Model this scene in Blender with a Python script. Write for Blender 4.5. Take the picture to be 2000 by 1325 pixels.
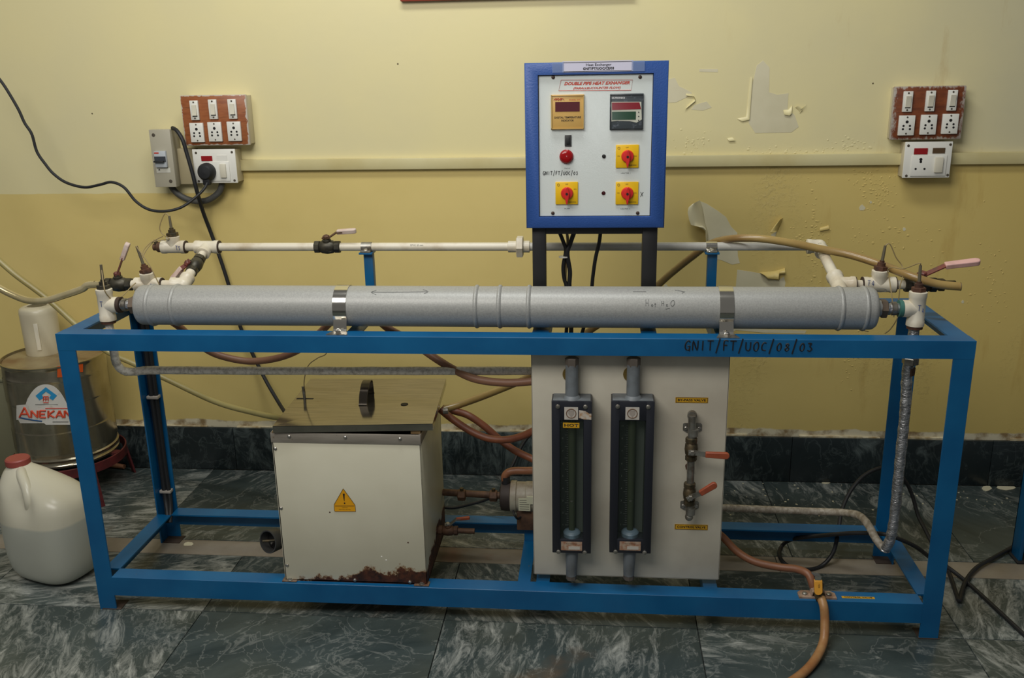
import bpy, bmesh, math, random
from math import sin, cos, pi, radians, sqrt
from mathutils import Vector, Matrix
random.seed(7)
SC = bpy.context.scene
for o in list(bpy.data.objects): bpy.data.objects.remove(o)
COL = SC.collection

# ------------------------------------------------------------------ camera
CX, CY, CZ, YAW, PIT, ROL, FPX = 1.2163, -1.8903, 1.2632, -0.0945, -0.2853, -0.0186, 1790.4
FW = Vector((sin(YAW)*cos(PIT), cos(YAW)*cos(PIT), sin(PIT)))
r0 = Vector((cos(YAW), -sin(YAW), 0)); u0 = r0.cross(FW)
RT = r0*cos(ROL)+u0*sin(ROL); UP = -r0*sin(ROL)+u0*cos(ROL)
CP = Vector((CX, CY, CZ))
cam = bpy.data.cameras.new('camera'); camo = bpy.data.objects.new('camera', cam); COL.objects.link(camo)
cam.sensor_width = 36; cam.lens = FPX/2000*36; cam.clip_start = .05
M = Matrix.Identity(4)
for i in range(3):
    M[i][0] = RT[i]; M[i][1] = UP[i]; M[i][2] = -FW[i]; M[i][3] = CP[i]
camo.matrix_world = M; SC.camera = camo

# ------------------------------------------------------------------ light
SC.view_settings.view_transform = 'Standard'; SC.view_settings.look = 'None'
SC.view_settings.gamma = 1; SC.view_settings.exposure = 0; SC.view_settings.use_curve_mapping = False
w = bpy.data.worlds.new('room_ambient'); SC.world = w; w.use_nodes = True
w.node_tree.nodes['Background'].inputs[0].default_value = (.90, .89, .86, 1)
w.node_tree.nodes['Background'].inputs[1].default_value = .15
def area(name, loc, target, sx, sy, power, color):
    l = bpy.data.lights.new(name, 'AREA'); l.shape = 'RECTANGLE'; l.size = sx; l.size_y = sy
    l.energy = power; l.color = color
    o = bpy.data.objects.new(name, l); COL.objects.link(o); o.location = loc
    o.rotation_euler = (Vector(target)-Vector(loc)).to_track_quat('-Z', 'Y').to_euler()
    return o
area('window_light', (.35, -1.45, 2.3), (.7, .8, .95), 1.6, .8, 31, (1, .965, .91))
area('top_fill_light', (.9, -.35, 3.0), (1.0, .0, .0), 1.4, .3, 27, (.98, 1, .98))  # unseen fill lamp added overhead to brighten frame tops, lid and floor
area('window_light', (1.16, -3.0, 1.01), (1.19, .15, 1.16), .14, .14, 1.2, (.95, .98, 1))

# ------------------------------------------------------------------ pixel helpers (a photo pixel cast onto a real plane)
def ray(px, py): return FW + RT*((px-1000)/FPX) + UP*((662.5-py)/FPX)
def P(px, py, Y):
    d = ray(px, py); return CP + d*((Y-CY)/d.y)
def PZ(px, py, Z):
    d = ray(px, py); return CP + d*((Z-CZ)/d.z)
def mpp(v): return (Vector(v)-CP).dot(FW)/FPX     # metres per pixel at a point
def V(*a): return Vector(a)

# ------------------------------------------------------------------ materials
def lin(c):
    c /= 255.0
    return c/12.92 if c <= .04045 else ((c+.055)/1.055)**2.4
def rgb(r, g, b): return (lin(r), lin(g), lin(b), 1)
MATS = {}
class N:
    def __init__(s, name):
        s.m = bpy.data.materials.new(name); s.m.use_nodes = True; s.t = s.m.node_tree
        s.b = s.t.nodes['Principled BSDF']; s.co = s.t.nodes.new('ShaderNodeTexCoord')
    def n(s, typ, **k):
        nd = s.t.nodes.new(typ)
        for a, v in k.items(): setattr(nd, a, v)
        return nd
    def l(s, a, b): s.t.links.new(a, b)
    def map(s, scale=(1, 1, 1), src=None, rnd=False):
        mp = s.n('ShaderNodeMapping'); mp.inputs['Scale'].default_value = scale
        s.l(src or s.co.outputs['Object'], mp.inputs[0])
        if rnd:
            oi = s.n('ShaderNodeObjectInfo'); ml = s.n('ShaderNodeMath', operation='MULTIPLY'); ml.inputs[1].default_value = 37
            s.l(oi.outputs['Random'], ml.inputs[0]); s.l(ml.outputs[0], mp.inputs['Location'])
            cx_ = s.n('ShaderNodeCombineXYZ'); s.l(ml.outputs[0], cx_.inputs[2]); s.l(cx_.outputs[0], mp.inputs['Rotation'])
        return mp.outputs[0]
    def noise(s, scale, vec=None, detail=4, rough=.55, dist=0):
        nd = s.n('ShaderNodeTexNoise'); nd.inputs['Scale'].default_value = scale
        nd.inputs['Detail'].default_value = detail; nd.inputs['Roughness'].default_value = rough
        nd.inputs['Distortion'].default_value = dist
        s.l(vec or s.co.outputs['Object'], nd.inputs['Vector']); return nd.outputs['Fac']
    def ramp(s, fac, stops, interp='LINEAR'):
        r = s.n('ShaderNodeValToRGB'); r.color_ramp.interpolation = interp; e = r.color_ramp.elements
        while len(e) < len(stops): e.new(.5)
        for i, (p, c) in enumerate(stops):
            e[i].position = p; e[i].color = c if len(c) == 4 else (*c, 1)
        s.l(fac, r.inputs[0]); return r.outputs[0]
    def mix(s, fac, a, b, mode='MIX'):
        x = s.n('ShaderNodeMix', data_type='RGBA', blend_type=mode)
        for sock, v in ((x.inputs[0], fac), (x.inputs[6], a), (x.inputs[7], b)):
            if hasattr(v, 'is_output'): s.l(v, sock)
            else: sock.default_value = v
        return x.outputs[2]
    def math(s, op, a, b=0, c=None, clamp=False):
        x = s.n('ShaderNodeMath', operation=op, use_clamp=clamp)
        for i, v in enumerate((a, b) if c is None else (a, b, c)):
            if hasattr(v, 'is_output'): s.l(v, x.inputs[i])
            else: x.inputs[i].default_value = v
        return x.outputs[0]
    def xyz(s, src=None):
        x = s.n('ShaderNodeSeparateXYZ'); s.l(src or s.co.outputs['Object'], x.inputs[0]); return x.outputs
    def bump(s, h, strength=.3, dist=.002):
        b = s.n('ShaderNodeBump'); b.inputs['Strength'].default_value = strength; b.inputs['Distance'].default_value = dist
        s.l(h, b.inputs['Height']); s.l(b.outputs[0], s.b.inputs['Normal'])
    def set(s, col=None, rough=None, metal=None, spec=None, **k):
        for key, v in (('Base Color', col), ('Roughness', rough), ('Metallic', metal), ('Specular IOR Level', spec), *k.items()):
            if v is None: continue
            if hasattr(v, 'is_output'): s.l(v, s.b.inputs[key])
            else: s.b.inputs[key].default_value = v
        return s.m
BLK = (0, 0, 0, 1); WHT = (1, 1, 1, 1)
def mat(name, c, rough=.5, metal=0, var=.0, vscale=20, bump=0, bscale=80, c2=None, spec=None, lo=.4, hi=.65, **k):
    if name in MATS: return MATS[name]
    m = N(name); col = c
    if c2 is not None: col = m.mix(m.ramp(m.noise(vscale, detail=6), [(lo, BLK), (hi, WHT)]), c, c2)
    elif var:
        d = (c[0]*(1-var), c[1]*(1-var), c[2]*(1-var), 1); col = m.mix(m.noise(vscale), c, d)
    if bump: m.bump(m.noise(bscale, detail=3), bump, .001)
    MATS[name] = m.set(col, rough, metal, spec, **k); return MATS[name]

blue = mat('blue_enamel', rgb(14, 98, 158), .42, c2=rgb(20, 108, 166), vscale=9)
def _dirty_blue():
    m = N('blue_enamel_worn')
    a = m.ramp(m.noise(7, detail=3), [(.35, rgb(2, 82, 130)), (.7, rgb(14, 96, 144))])
    d = m.ramp(m.noise(38, detail=8, rough=.7), [(.685, BLK), (.72, WHT)])
    a = m.mix(d, a, rgb(96, 92, 84)); m.bump(m.noise(160, detail=2), .06, .001)
    return m.set(a, .4)
blue = _dirty_blue()
boxblue = mat('hammered_blue_paint', rgb(46, 84, 154), .42, bump=.5, bscale=260, var=.12, vscale=12)
panelwhite = mat('glossy_white_panel', rgb(212, 218, 214), .14, bump=.12, bscale=420)
boardwhite = mat('dull_white_sheet', rgb(206, 200, 182), .5, c2=rgb(192, 184, 166), vscale=6)
black = mat('black_paint', rgb(24, 24, 26), .5)
rubber = mat('black_rubber', rgb(30, 31, 33), .55)
hose_brown = mat('brown_rubber_hose', rgb(122, 78, 52), .45, c2=rgb(140, 92, 64), vscale=10)
hose_rust = mat('rusty_rubber_hose', rgb(126, 72, 44), .45, c2=rgb(98, 54, 38), vscale=12)
hose_pink = mat('dusty_brown_hose', rgb(142, 102, 78), .45, c2=rgb(126, 86, 64), vscale=8)
hose_clear = mat('yellowed_clear_hose', rgb(178, 160, 98), .25, c2=rgb(150, 122, 68), vscale=7, spec=.6)
hose_amber = mat('amber_hose', rgb(166, 140, 84), .28, c2=rgb(142, 112, 66), vscale=7, spec=.6)
hose_green = mat('greenish_hose', rgb(172, 160, 104), .32, c2=rgb(152, 138, 84), vscale=5)
hose_tan = mat('tan_drain_hose', rgb(170, 130, 84), .4, c2=rgb(150, 98, 56), vscale=14)
hose_glass = mat('shiny_clear_hose', rgb(214, 200, 158), .12, .6, c2=rgb(186, 168, 116), vscale=10)
pvc = mat('cream_pipe_plastic', rgb(218, 210, 190), .35, c2=rgb(184, 168, 140), vscale=14, lo=.5, hi=.75)
pvc_grey = mat('grey_white_pipe', rgb(206, 204, 196), .4, c2=rgb(184, 180, 168), vscale=14)
brass = mat('tarnished_brass', rgb(96, 82, 58), .5, .6, c2=rgb(58, 56, 44), vscale=60)
darkvalve = mat('dark_bronze_valve', rgb(76, 72, 60), .45, .5, c2=rgb(52, 50, 44), vscale=50)
rust = mat('rusty_iron', rgb(96, 62, 44), .75, .2, c2=rgb(60, 40, 32), vscale=50)
rustbrown = mat('brown_corroded_pipe', rgb(104, 76, 56), .65, .3, c2=rgb(76, 56, 44), vscale=40)
galv = mat('galvanised_steel', rgb(160, 158, 150), .38, .8, c2=rgb(120, 112, 100), vscale=40)
chrome = mat('polished_strap_steel', rgb(214, 210, 200), .12, 1)
steel = mat('plain_steel', rgb(176, 172, 164), .3, .9)
pinkh = mat('faded_pink_grip', rgb(222, 176, 168), .5, c2=rgb(200, 160, 150), vscale=30)
greyh = mat('faded_grip', rgb(206, 188, 176), .55, c2=rgb(184, 150, 140), vscale=40)
redlever = mat('red_lever_paint', rgb(122, 62, 56), .5, c2=rgb(84, 60, 52), vscale=40)
orangeh = mat('orange_grip', rgb(158, 78, 48), .5, c2=rgb(138, 66, 42), vscale=30)
orangedk = mat('print_on_grip', rgb(120, 44, 24), .5)
rotbody = mat('charcoal_rotameter', rgb(30, 32, 40), .4)
rotgrey = mat('grey_paint_fitting', rgb(112, 118, 122), .5, c2=rgb(96, 100, 102), vscale=30)
cream = mat('cream_plastic', rgb(232, 230, 220), .3)
creamd = mat('aged_cream_plastic', rgb(206, 196, 168), .45)
dark = mat('dark_hole', rgb(18, 16, 16), .6)
ink = mat('black_ink', rgb(20, 20, 24), .6)
inkgrey = mat('grey_print', rgb(96, 98, 96), .6)
pencil = mat('pencil_line', rgb(92, 94, 92), .7)
redink = mat('red_print', rgb(196, 70, 52), .5)
whiteink = mat('white_print', rgb(225, 225, 225), .5)
yellow = mat('yellow_plate', rgb(232, 186, 22), .35)
amberl = mat('amber_label', rgb(206, 156, 30), .45)
redp = mat('red_knob_plastic', rgb(206, 36, 34), .3)
redlamp = mat('red_lamp_lens', rgb(150, 14, 18), .12)
neon = mat('red_indicator_lens', rgb(150, 26, 30), .2)
reddisp = mat('dark_red_display', rgb(84, 22, 32), .35)
reddisp2 = mat('red_display', rgb(132, 26, 38), .15)
greendisp = mat('green_display', rgb(24, 66, 40), .15)
tan = mat('tan_instrument_face', rgb(208, 168, 96), .4)
greyface = mat('grey_instrument_face', rgb(72, 78, 82), .25, c2=rgb(120, 126, 136), vscale=70, lo=.55, hi=.7)
paper = mat('white_paper', rgb(206, 204, 222), .35)
maroon = mat('maroon_stool_paint', rgb(96, 34, 36), .5, c2=rgb(70, 28, 30), vscale=20)
redcap = mat('dull_red_cap', rgb(148, 70, 62), .45)
grout = mat('dark_grout', rgb(40, 44, 42), .9)
glass_m = mat('tinted_clear_plastic', rgb(60, 70, 62), .1, Alpha=.14)
tubeglass = mat('green_glass_tube', rgb(60, 68, 50), .12)
slate = mat('scale_backing', rgb(26, 30, 32), .5)

def wood_mat():
    m = N('varnished_plywood'); v = m.map((3, 1, 18))
    c = m.ramp(m.noise(6, v, 6), [(.3, rgb(136, 74, 42)), (.55, rgb(160, 96, 56)), (.8, rgb(104, 58, 34))])
    x = m.xyz(m.co.outputs['Generated'])
    ex = m.math('ABSOLUTE', m.math('SUBTRACT', x[0], .5)); ez = m.math('ABSOLUTE', m.math('SUBTRACT', x[2], .5))
    e = m.math('MAXIMUM', ex, ez)
    k = m.math('ADD', m.math('MULTIPLY', m.math('SUBTRACT', e, .47), 9), m.noise(60, m.map((1, 1, .6)), 6, .7))
    return m.set(m.mix(m.ramp(k, [(.56, BLK), (.62, WHT)]), c, rgb(196, 186, 172)), .35)
def wood_dark():
    m = N('weathered_plywood'); v = m.map((3, 1, 14))
    c = m.ramp(m.noise(6, v, 6), [(.3, rgb(92, 44, 24)), (.6, rgb(128, 66, 32)), (.85, rgb(84, 44, 30))])
    x = m.xyz(m.co.outputs['Generated'])
    ex = m.math('ABSOLUTE', m.math('SUBTRACT', x[0], .5)); ez = m.math('ABSOLUTE', m.math('SUBTRACT', x[2], .5))
    e = m.math('MAXIMUM', ex, ez)
    k = m.math('ADD', m.math('MULTIPLY', m.math('SUBTRACT', e, .44), 3), m.noise(48, m.map((1.6, 1, .7)), 8, .8))
    return m.set(m.mix(m.ramp(k, [(.55, BLK), (.66, WHT)]), c, rgb(176, 166, 154)), .45)
def marble(name, base1, base2, vein, vs=1.0, dark_=0):
    m = N(name); v = m.map((1, 1, 1), rnd=True)
    sq = m.map((1, 2.3, 1), v)
    oi = m.n('ShaderNodeObjectInfo').outputs['Random']
    b = m.ramp(m.noise(5*vs, sq, 6, .6, .6), [(.3, base1), (.7, base2)])
    r1 = m.math('ABSOLUTE', m.math('SUBTRACT', m.noise(4.5*vs, v, 6, .6, 1.4), .5))
    v1 = m.ramp(r1, [(.0, WHT), (.012, BLK)])
    r3 = m.math('ABSOLUTE', m.math('SUBTRACT', m.noise(9*vs, m.map((1.3, 1, 1), v), 5, .55, .9), .5))
    v3 = m.math('MULTIPLY', m.ramp(r3, [(.0, WHT), (.014, BLK)]), m.ramp(m.noise(2.2, v, 2), [(.45, BLK), (.6, WHT)]))
    streak = m.noise(11*vs, m.map((1, 3.0, 1), v), 10, .78, .9)
    area_ = m.math('MULTIPLY_ADD', oi, .16, m.math('MULTIPLY_ADD', m.noise(2.6*vs, v, 4), .9, -.12))
    cl = m.ramp(m.math('ADD', streak, m.math('MULTIPLY', m.math('SUBTRACT', area_, .5), .55)), [(.47, BLK), (.7, (.8, .8, .8, 1))])
    f = m.math('MAXIMUM', m.math('MAXIMUM', m.math('MULTIPLY', v1, .2), m.math('MULTIPLY', v3, .22)), cl)
    col = m.mix(f, b, vein)
    rs = m.ramp(m.noise(2.6, v, 5, .6), [(.66, BLK), (.76, (.5, .5, .5, 1))])
    if dark_ == 0: col = m.mix(rs, col, rgb(110, 84, 58))
    return m.set(col, m.math('MULTIPLY_ADD', m.noise(9), .2, .26))
marb = marble('green_marble', rgb(48, 58, 57), rgb(74, 84, 82), rgb(196, 198, 190), .9)
marbdark = marble('dark_marble_skirting', rgb(22, 30, 32), rgb(36, 46, 48), rgb(112, 124, 122), .95, 1)
def strip_mat():
    m = N('pale_stone_strip'); v = m.map((1, 1, 1), rnd=True)
    c = m.ramp(m.noise(7, v, 6, .6), [(.3, rgb(126, 116, 100)), (.7, rgb(150, 142, 128))])
    r = m.ramp(m.noise(5, v, 5), [(.6, BLK), (.74, (.7, .7, .7, 1))])
    return m.set(m.mix(r, c, rgb(122, 76, 52)), .4)
stripm = strip_mat()
def wall_mat():
    m = N('two_tone_wall_paint'); x = m.xyz()
    up = m.ramp(m.noise(1.7, detail=5), [(.35, rgb(232, 220, 166)), (.65, rgb(224, 214, 168))])
    # greyer cream on the right, yellow patch beside the control box
    pr = m.math('MULTIPLY_ADD', m.noise(2.2, detail=5), 1.4, m.math('SUBTRACT', x[0], 2.45), clamp=True)
    up = m.mix(pr, up, rgb(204, 198, 166))
    low = m.ramp(m.noise(2.0, detail=5), [(.35, rgb(226, 204, 132)), (.65, rgb(216, 194, 122))])
    lr = m.math('MULTIPLY_ADD', m.noise(3.0, detail=5), .9, m.math('SUBTRACT', x[0], 1.75), clamp=True)
    low = m.mix(lr, low, rgb(214, 190, 114))
    zth = m.ramp(x[0], [(.0, WHT), (.01, WHT)])
    xs = m.math('MULTIPLY', m.math('SUBTRACT', x[0], .06), 25, clamp=True)
    th = m.math('MULTIPLY_ADD', xs, .075, .918)
    th = m.math('ADD', th, m.math('MULTIPLY', m.math('SUBTRACT', m.noise(14, detail=2), .5), .006))
    s = m.math('MULTIPLY', m.math('SUBTRACT', x[2], th), 600, clamp=True)
    col = m.mix(s, low, up)
    # grey streak stains and rusty stains low right
    ns = m.noise(9, m.map((1.6, 1, .35)), 7, .65)
    stn = m.math('MULTIPLY', m.ramp(ns, [(.6, BLK), (.8, WHT)]), m.math('MULTIPLY', m.math('SUBTRACT', x[0], 1.4), 1.3, clamp=True))
    col = m.mix(m.math('MULTIPLY', stn, .5), col, rgb(178, 138, 60))
    # scruffy plaster line above the skirting
    k = m.math('MULTIPLY_ADD', m.noise(22, m.map((.5, 1, 1)), 5), .03, m.math('SUBTRACT', .158, x[2]))
    col = m.mix(m.math('MULTIPLY', k, 220, clamp=True), col, m.ramp(m.noise(18, detail=4), [(.45, rgb(226, 216, 186)), (.6, rgb(150, 126, 88))]))
    # blistered paint relief on the right
    mask = m.math('MULTIPLY', m.ramp(m.noise(2.6, m.map((1.5, 1, .6)), 4), [(.5, BLK), (.66, WHT)]), m.math('MULTIPLY', m.math('SUBTRACT', 1.07, x[2]), 12, clamp=True))
    mr = m.math('MULTIPLY', m.math('SUBTRACT', x[0], 1.35), 2.2, clamp=True)
    bl = m.ramp(m.noise(75, detail=6, rough=.75), [(.5, BLK), (.75, WHT)])
    h = m.math('MULTIPLY', m.math('MULTIPLY', mask, mr), bl)
    h = m.math('ADD', h, m.math('MULTIPLY', m.noise(40, detail=3), .1))
    m.bump(h, .5, .004)
    return m.set(col, .38)
wallm = wall_mat()
def foil_mat():
    m = N('grimy_foil_wrap')
    c = m.ramp(m.noise(110, detail=6, rough=.7), [(.28, rgb(150, 140, 124)), (.55, rgb(228, 222, 210))])
    m.bump(m.noise(150, detail=3), .4, .001); return m.set(c, .6, 0)
foil = foil_mat()
foil_low = mat('grimy_low_foil', rgb(138, 128, 112), .6, c2=rgb(176, 168, 154), vscale=110, bump=.4, bscale=150)
def foil2():
    m = N('silver_foil_wrap')
    c = m.ramp(m.noise(90, detail=5), [(.3, rgb(128, 128, 128)), (.62, rgb(198, 198, 200))])
    m.bump(m.noise(120, m.map((1, 1, 2)), 3), 1, .003); return m.set(c, .32, .75)
foilb = foil2()
def shell_mat():
    m = N('silver_grey_hammer_paint')
    c = m.ramp(m.noise(320, detail=2), [(.3, rgb(148, 148, 144)), (.7, rgb(164, 164, 159))])
    m.bump(m.noise(300, detail=2), .12, .001); return m.set(c, .42, .12)
shellm = shell_mat()
def tank_mat():
    m = N('white_enamel_rusting'); x = m.xyz()
    base = m.ramp(m.noise(5, detail=3), [(.3, rgb(212, 208, 186)), (.7, rgb(202, 197, 174))])
    n = m.noise(38, m.map((1, 1, 1)), 8, .7)
    n2 = m.noise(11, detail=3)
    gx = m.math('MULTIPLY_ADD', m.math('ADD', x[0], .174), 3.4, .25, clamp=True)
    gy = m.math('MULTIPLY', m.math('MAXIMUM', m.math('ADD', x[1], .13), 0), .16)
    k = m.math('SUBTRACT', m.math('ADD', m.math('ADD', m.math('MULTIPLY', n, .07), gy), m.math('MULTIPLY', m.math('MULTIPLY', n2, gx), .075)), m.math('MULTIPLY', x[2], .85))
    f = m.math('MULTIPLY', m.math('SUBTRACT', k, .047), 420, clamp=True)
    f2 = m.math('MULTIPLY', m.math('SUBTRACT', k, .042), 200, clamp=True)
    r = m.ramp(m.noise(60, detail=5), [(.35, rgb(42, 26, 20)), (.65, rgb(98, 54, 34))])
    c = m.mix(f2, base, rgb(150, 112, 74)); c = m.mix(f, c, r)
    return m.set(c, m.math('MULTIPLY_ADD', f, .4, .35))
tankm = tank_mat()
def brushed(name, c1, c2, rough, sc):
    m = N(name); n = m.noise(14, m.map(sc), 5, .6)
    c = m.ramp(n, [(.3, c1), (.7, c2)])
    sp = m.ramp(m.noise(90, detail=4), [(.68, BLK), (.72, WHT)]); c = m.mix(m.math('MULTIPLY', sp, .5), c, rgb(120, 96, 70))
    return m.set(c, rough, .9)
lidm = brushed('brushed_stainless', rgb(136, 132, 120), rgb(166, 160, 146), .12, (1, 12, 1))
rimm = brushed('stainless_rim', rgb(150, 142, 130), rgb(170, 162, 150), .45, (1, 1, 8)); rimm.node_tree.nodes['Principled BSDF'].inputs['Metallic'].default_value = .5
drumm = brushed('shiny_tinplate', rgb(186, 178, 156), rgb(160, 150, 128), .17, (1, 1, 1))
drumtop = mat('dusty_tin_lid', rgb(178, 164, 128), .4, .5, c2=rgb(146, 118, 88), vscale=9)
def jug_mat():
    m = N('milky_jug_plastic'); x = m.xyz()
    s = m.math('MULTIPLY', m.math('SUBTRACT', x[2], m.math('MULTIPLY_ADD', x[0], .06, .165)), 150, clamp=True)
    c = m.mix(s, rgb(178, 180, 168), rgb(204, 200, 180))
    sp = m.ramp(m.noise(40, m.map((1, 1, 1.5)), 6, .7), [(.7, BLK), (.74, WHT)])
    c = m.mix(m.math('MULTIPLY', sp, .5), c, rgb(120, 116, 100))
    b = m.b; b.inputs['Subsurface Weight'].default_value = .3; b.inputs['Subsurface Radius'].default_value = (.02, .02, .02)
    return m.set(c, .3)
jugm = jug_mat()
cupm = mat('frosted_plastic', rgb(216, 208, 182), .3, Alpha=.82)
cabm = mat('grey_green_paint', rgb(126, 124, 98), .5, var=.12, vscale=5)
patchm = mat('bare_primer', rgb(220, 212, 180), .55, c2=rgb(208, 200, 166), vscale=6)
curlm = mat('paint_film_yellow', rgb(218, 196, 122), .4)
curlw = mat('paint_film_pale', rgb(226, 216, 176), .45)
trunkm = mat('painted_trunking', rgb(214, 204, 156), .38, c2=rgb(204, 190, 136), vscale=5, bump=.2, bscale=60)
conduitm = mat('dark_flexible_conduit', rgb(92, 92, 88), .5, bump=.4, bscale=120)
motorp = mat('grey_motor_paint', rgb(158, 154, 138), .45, c2=rgb(120, 104, 84), vscale=18)

# ------------------------------------------------------------------ mesh builder
def frame(axis, up=None):
    z = Vector(axis).normalized(); h = Vector(up) if up is not None else (Vector((0, 0, 1)) if abs(z.z) < .9 else Vector((1, 0, 0)))
    x = h.cross(z)
    if x.length < 1e-6: x = Vector((1, 0, 0)).cross(z)
    x.normalize(); y = z.cross(x); return x, y, z
def smooth_path(pts, sub=8):
    pts = [Vector(p) for p in pts]; n = len(pts)
    if n < 3: return pts
    out = []
    for i in range(n-1):
        p0 = pts[max(i-1, 0)]; p1 = pts[i]; p2 = pts[i+1]; p3 = pts[min(i+2, n-1)]
        for k in range(sub):
            t = k/sub
            out.append(.5*((2*p1)+(p2-p0)*t+(2*p0-5*p1+4*p2-p3)*t*t+(3*p1-p0-3*p2+p3)*t**3))
    out.append(pts[-1]); return out
class MB:
    def __init__(s): s.v = []; s.f = []
    def add(s, vs, fs):
        b = len(s.v); s.v += [Vector(v) for v in vs]; s.f += [tuple(i+b for i in f) for f in fs]; return s
    def hexa(s, c):
        return s.add(c, [(0, 3, 2, 1), (4, 5, 6, 7), (0, 1, 5, 4), (1, 2, 6, 5), (2, 3, 7, 6), (3, 0, 4, 7)])
    def box(s, x0, x1, y0, y1, z0, z1, bev=0):
        if bev <= 0:
            return s.hexa([(x0, y0, z0), (x1, y0, z0), (x1, y1, z0), (x0, y1, z0), (x0, y0, z1), (x1, y0, z1), (x1, y1, z1), (x0, y1, z1)])
        bm = bmesh.new(); bmesh.ops.create_cube(bm, size=1)
        for v in bm.verts: v.co = Vector((x0+(v.co.x+.5)*(x1-x0), y0+(v.co.y+.5)*(y1-y0), z0+(v.co.z+.5)*(z1-z0)))
        bmesh.ops.bevel(bm, geom=list(bm.edges), offset=bev, segments=2, affect='EDGES', profile=.5)
        bm.verts.index_update(); s.add([v.co.copy() for v in bm.verts], [[v.index for v in f.verts] for f in bm.faces]); bm.free(); return s
    def cbox(s, c, dx, dy, dz, bev=0): return s.box(c[0]-dx/2, c[0]+dx/2, c[1]-dy/2, c[1]+dy/2, c[2]-dz/2, c[2]+dz/2, bev)
    def obox(s, c, ax, ay, az, bev=0):        # oriented box: half vectors
        c = Vector(c); ax = Vector(ax); ay = Vector(ay); az = Vector(az)
        t = MB().box(-1, 1, -1, 1, -1, 1) if not bev else None
        if t is None:
            lx, ly, lz = ax.length, ay.length, az.length
            t = MB().box(-lx, lx, -ly, ly, -lz, lz, bev)
            return s.add([c+ax/lx*v.x+ay/ly*v.y+az/lz*v.z for v in t.v], t.f)
        return s.add([c+ax*v.x+ay*v.y+az*v.z for v in t.v], t.f)
    def cyl(s, p0, p1, r0, r1=None, seg=20, caps=True):
        r1 = r0 if r1 is None else r1
        return s.lathe(p0, Vector(p1)-Vector(p0), [(0, r0), ((Vector(p1)-Vector(p0)).length, r1)], seg, caps)
    def lathe(s, o, axis, prof, seg=24, caps=True, up=None):
        o = Vector(o); x, y, z = frame(axis, up); vs = []; fs = []; n = len(prof)
        for (d, r) in prof:
            for k in range(seg):
                a = 2*pi*k/seg; vs.append(o+z*d+x*(r*cos(a))+y*(r*sin(a)))
        for i in range(n-1):
            for k in range(seg):
                k2 = (k+1) % seg; fs.append((i*seg+k, i*seg+k2, (i+1)*seg+k2, (i+1)*seg+k))
        if caps:
            fs.append(tuple(range(seg-1, -1, -1))); fs.append(tuple((n-1)*seg+k for k in range(seg)))
        return s.add(vs, fs)
    def tube(s, pts, r, seg=12, sub=8, closed=False, wob=0):
        pts = smooth_path(pts, sub) if sub else [Vector(p) for p in pts]
        n = len(pts); vs = []; fs = []; x = None
        for i, p in enumerate(pts):
            t = (pts[min(i+1, n-1)]-pts[max(i-1, 0)]).normalized()
            if x is None: x, _, _ = frame(t)
            x = (x-t*x.dot(t)).normalized(); y = t.cross(x)
            rr = (r[0]+(r[1]-r[0])*i/(n-1)) if isinstance(r, tuple) else r
            if wob: rr *= 1+wob*random.uniform(-1, 1)
            for k in range(seg):
                a = 2*pi*k/seg; vs.append(p+x*(rr*cos(a))+y*(rr*sin(a)))
        for i in range(n-1):
            for k in range(seg):
                k2 = (k+1) % seg; fs.append((i*seg+k, i*seg+k2, (i+1)*seg+k2, (i+1)*seg+k))
        fs.append(tuple(range(seg-1, -1, -1))); fs.append(tuple((n-1)*seg+k for k in range(seg)))
        return s.add(vs, fs)
    def prism(s, outline, d):                  # outline: list of 3-D points (planar), d: extrusion vector
        n = len(outline); a = [Vector(p) for p in outline]; b = [p+Vector(d) for p in a]
        fs = [tuple(range(n)), tuple(range(2*n-1, n-1, -1))]
        for i in range(n):
            j = (i+1) % n; fs.append((i, i+n, j+n, j))
        return s.add(a+b, fs)
    def ribbon(s, path, wv, th):               # flat strip following path, width vector wv, thickness th
        path = [Vector(p) for p in path]; wv = Vector(wv); n = len(path); vs = []; fs = []
        for i, p in enumerate(path):
            t = (path[min(i+1, n-1)]-path[max(i-1, 0)]).normalized(); nn = t.cross(wv).normalized()*th/2
            vs += [p-wv/2-nn, p+wv/2-nn, p+wv/2+nn, p-wv/2+nn]
        for i in range(n-1):
            for k in range(4):
                k2 = (k+1) % 4; fs.append((i*4+k, i*4+k2, i*4+4+k2, i*4+4+k))
        fs += [(3, 2, 1, 0), (n*4-4, n*4-3, n*4-2, n*4-1)]
        return s.add(vs, fs)
    def sphere(s, c, r, seg=16, sx=1, sy=1, sz=1):
        t = MB(); prof = [(-r*cos(pi*i/8), max(r*sin(pi*i/8), 1e-5)) for i in range(9)]
        t.lathe((0, 0, 0), (0, 0, 1), prof, seg); c = Vector(c)
        return s.add([c+Vector((v.x*sx, v.y*sy, v.z*sz)) for v in t.v], t.f)
    def build(s, name, m, parent=None, ang=35):
        me = bpy.data.meshes.new(name); off = Vector((0, 0, 0)); q = parent
        while q is not None and q.parent: q = q.parent
        if q is not None: off = q.location
        me.from_pydata([v-off for v in s.v], [], s.f)
        bm = bmesh.new(); bm.from_mesh(me); bmesh.ops.recalc_face_normals(bm, faces=bm.faces); bm.to_mesh(me); bm.free()
        me.materials.append(m)
        me.polygons.foreach_set('use_smooth', [True]*len(me.polygons)); me.set_sharp_from_angle(angle=radians(ang)); me.update()
        o = bpy.data.objects.new(name, me); COL.objects.link(o)
        if parent is not None: o.parent = parent
        return o
def tag(o, label, cat, group=None):
    o['label'] = label; o['category'] = cat
    if group: o['group'] = group
    return o
def thing(name, loc, label, cat, group=None):
    o = bpy.data.objects.new(name, None); o.empty_display_size = .02; COL.objects.link(o); o.location = loc
    return tag(o, label, cat, group)
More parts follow.
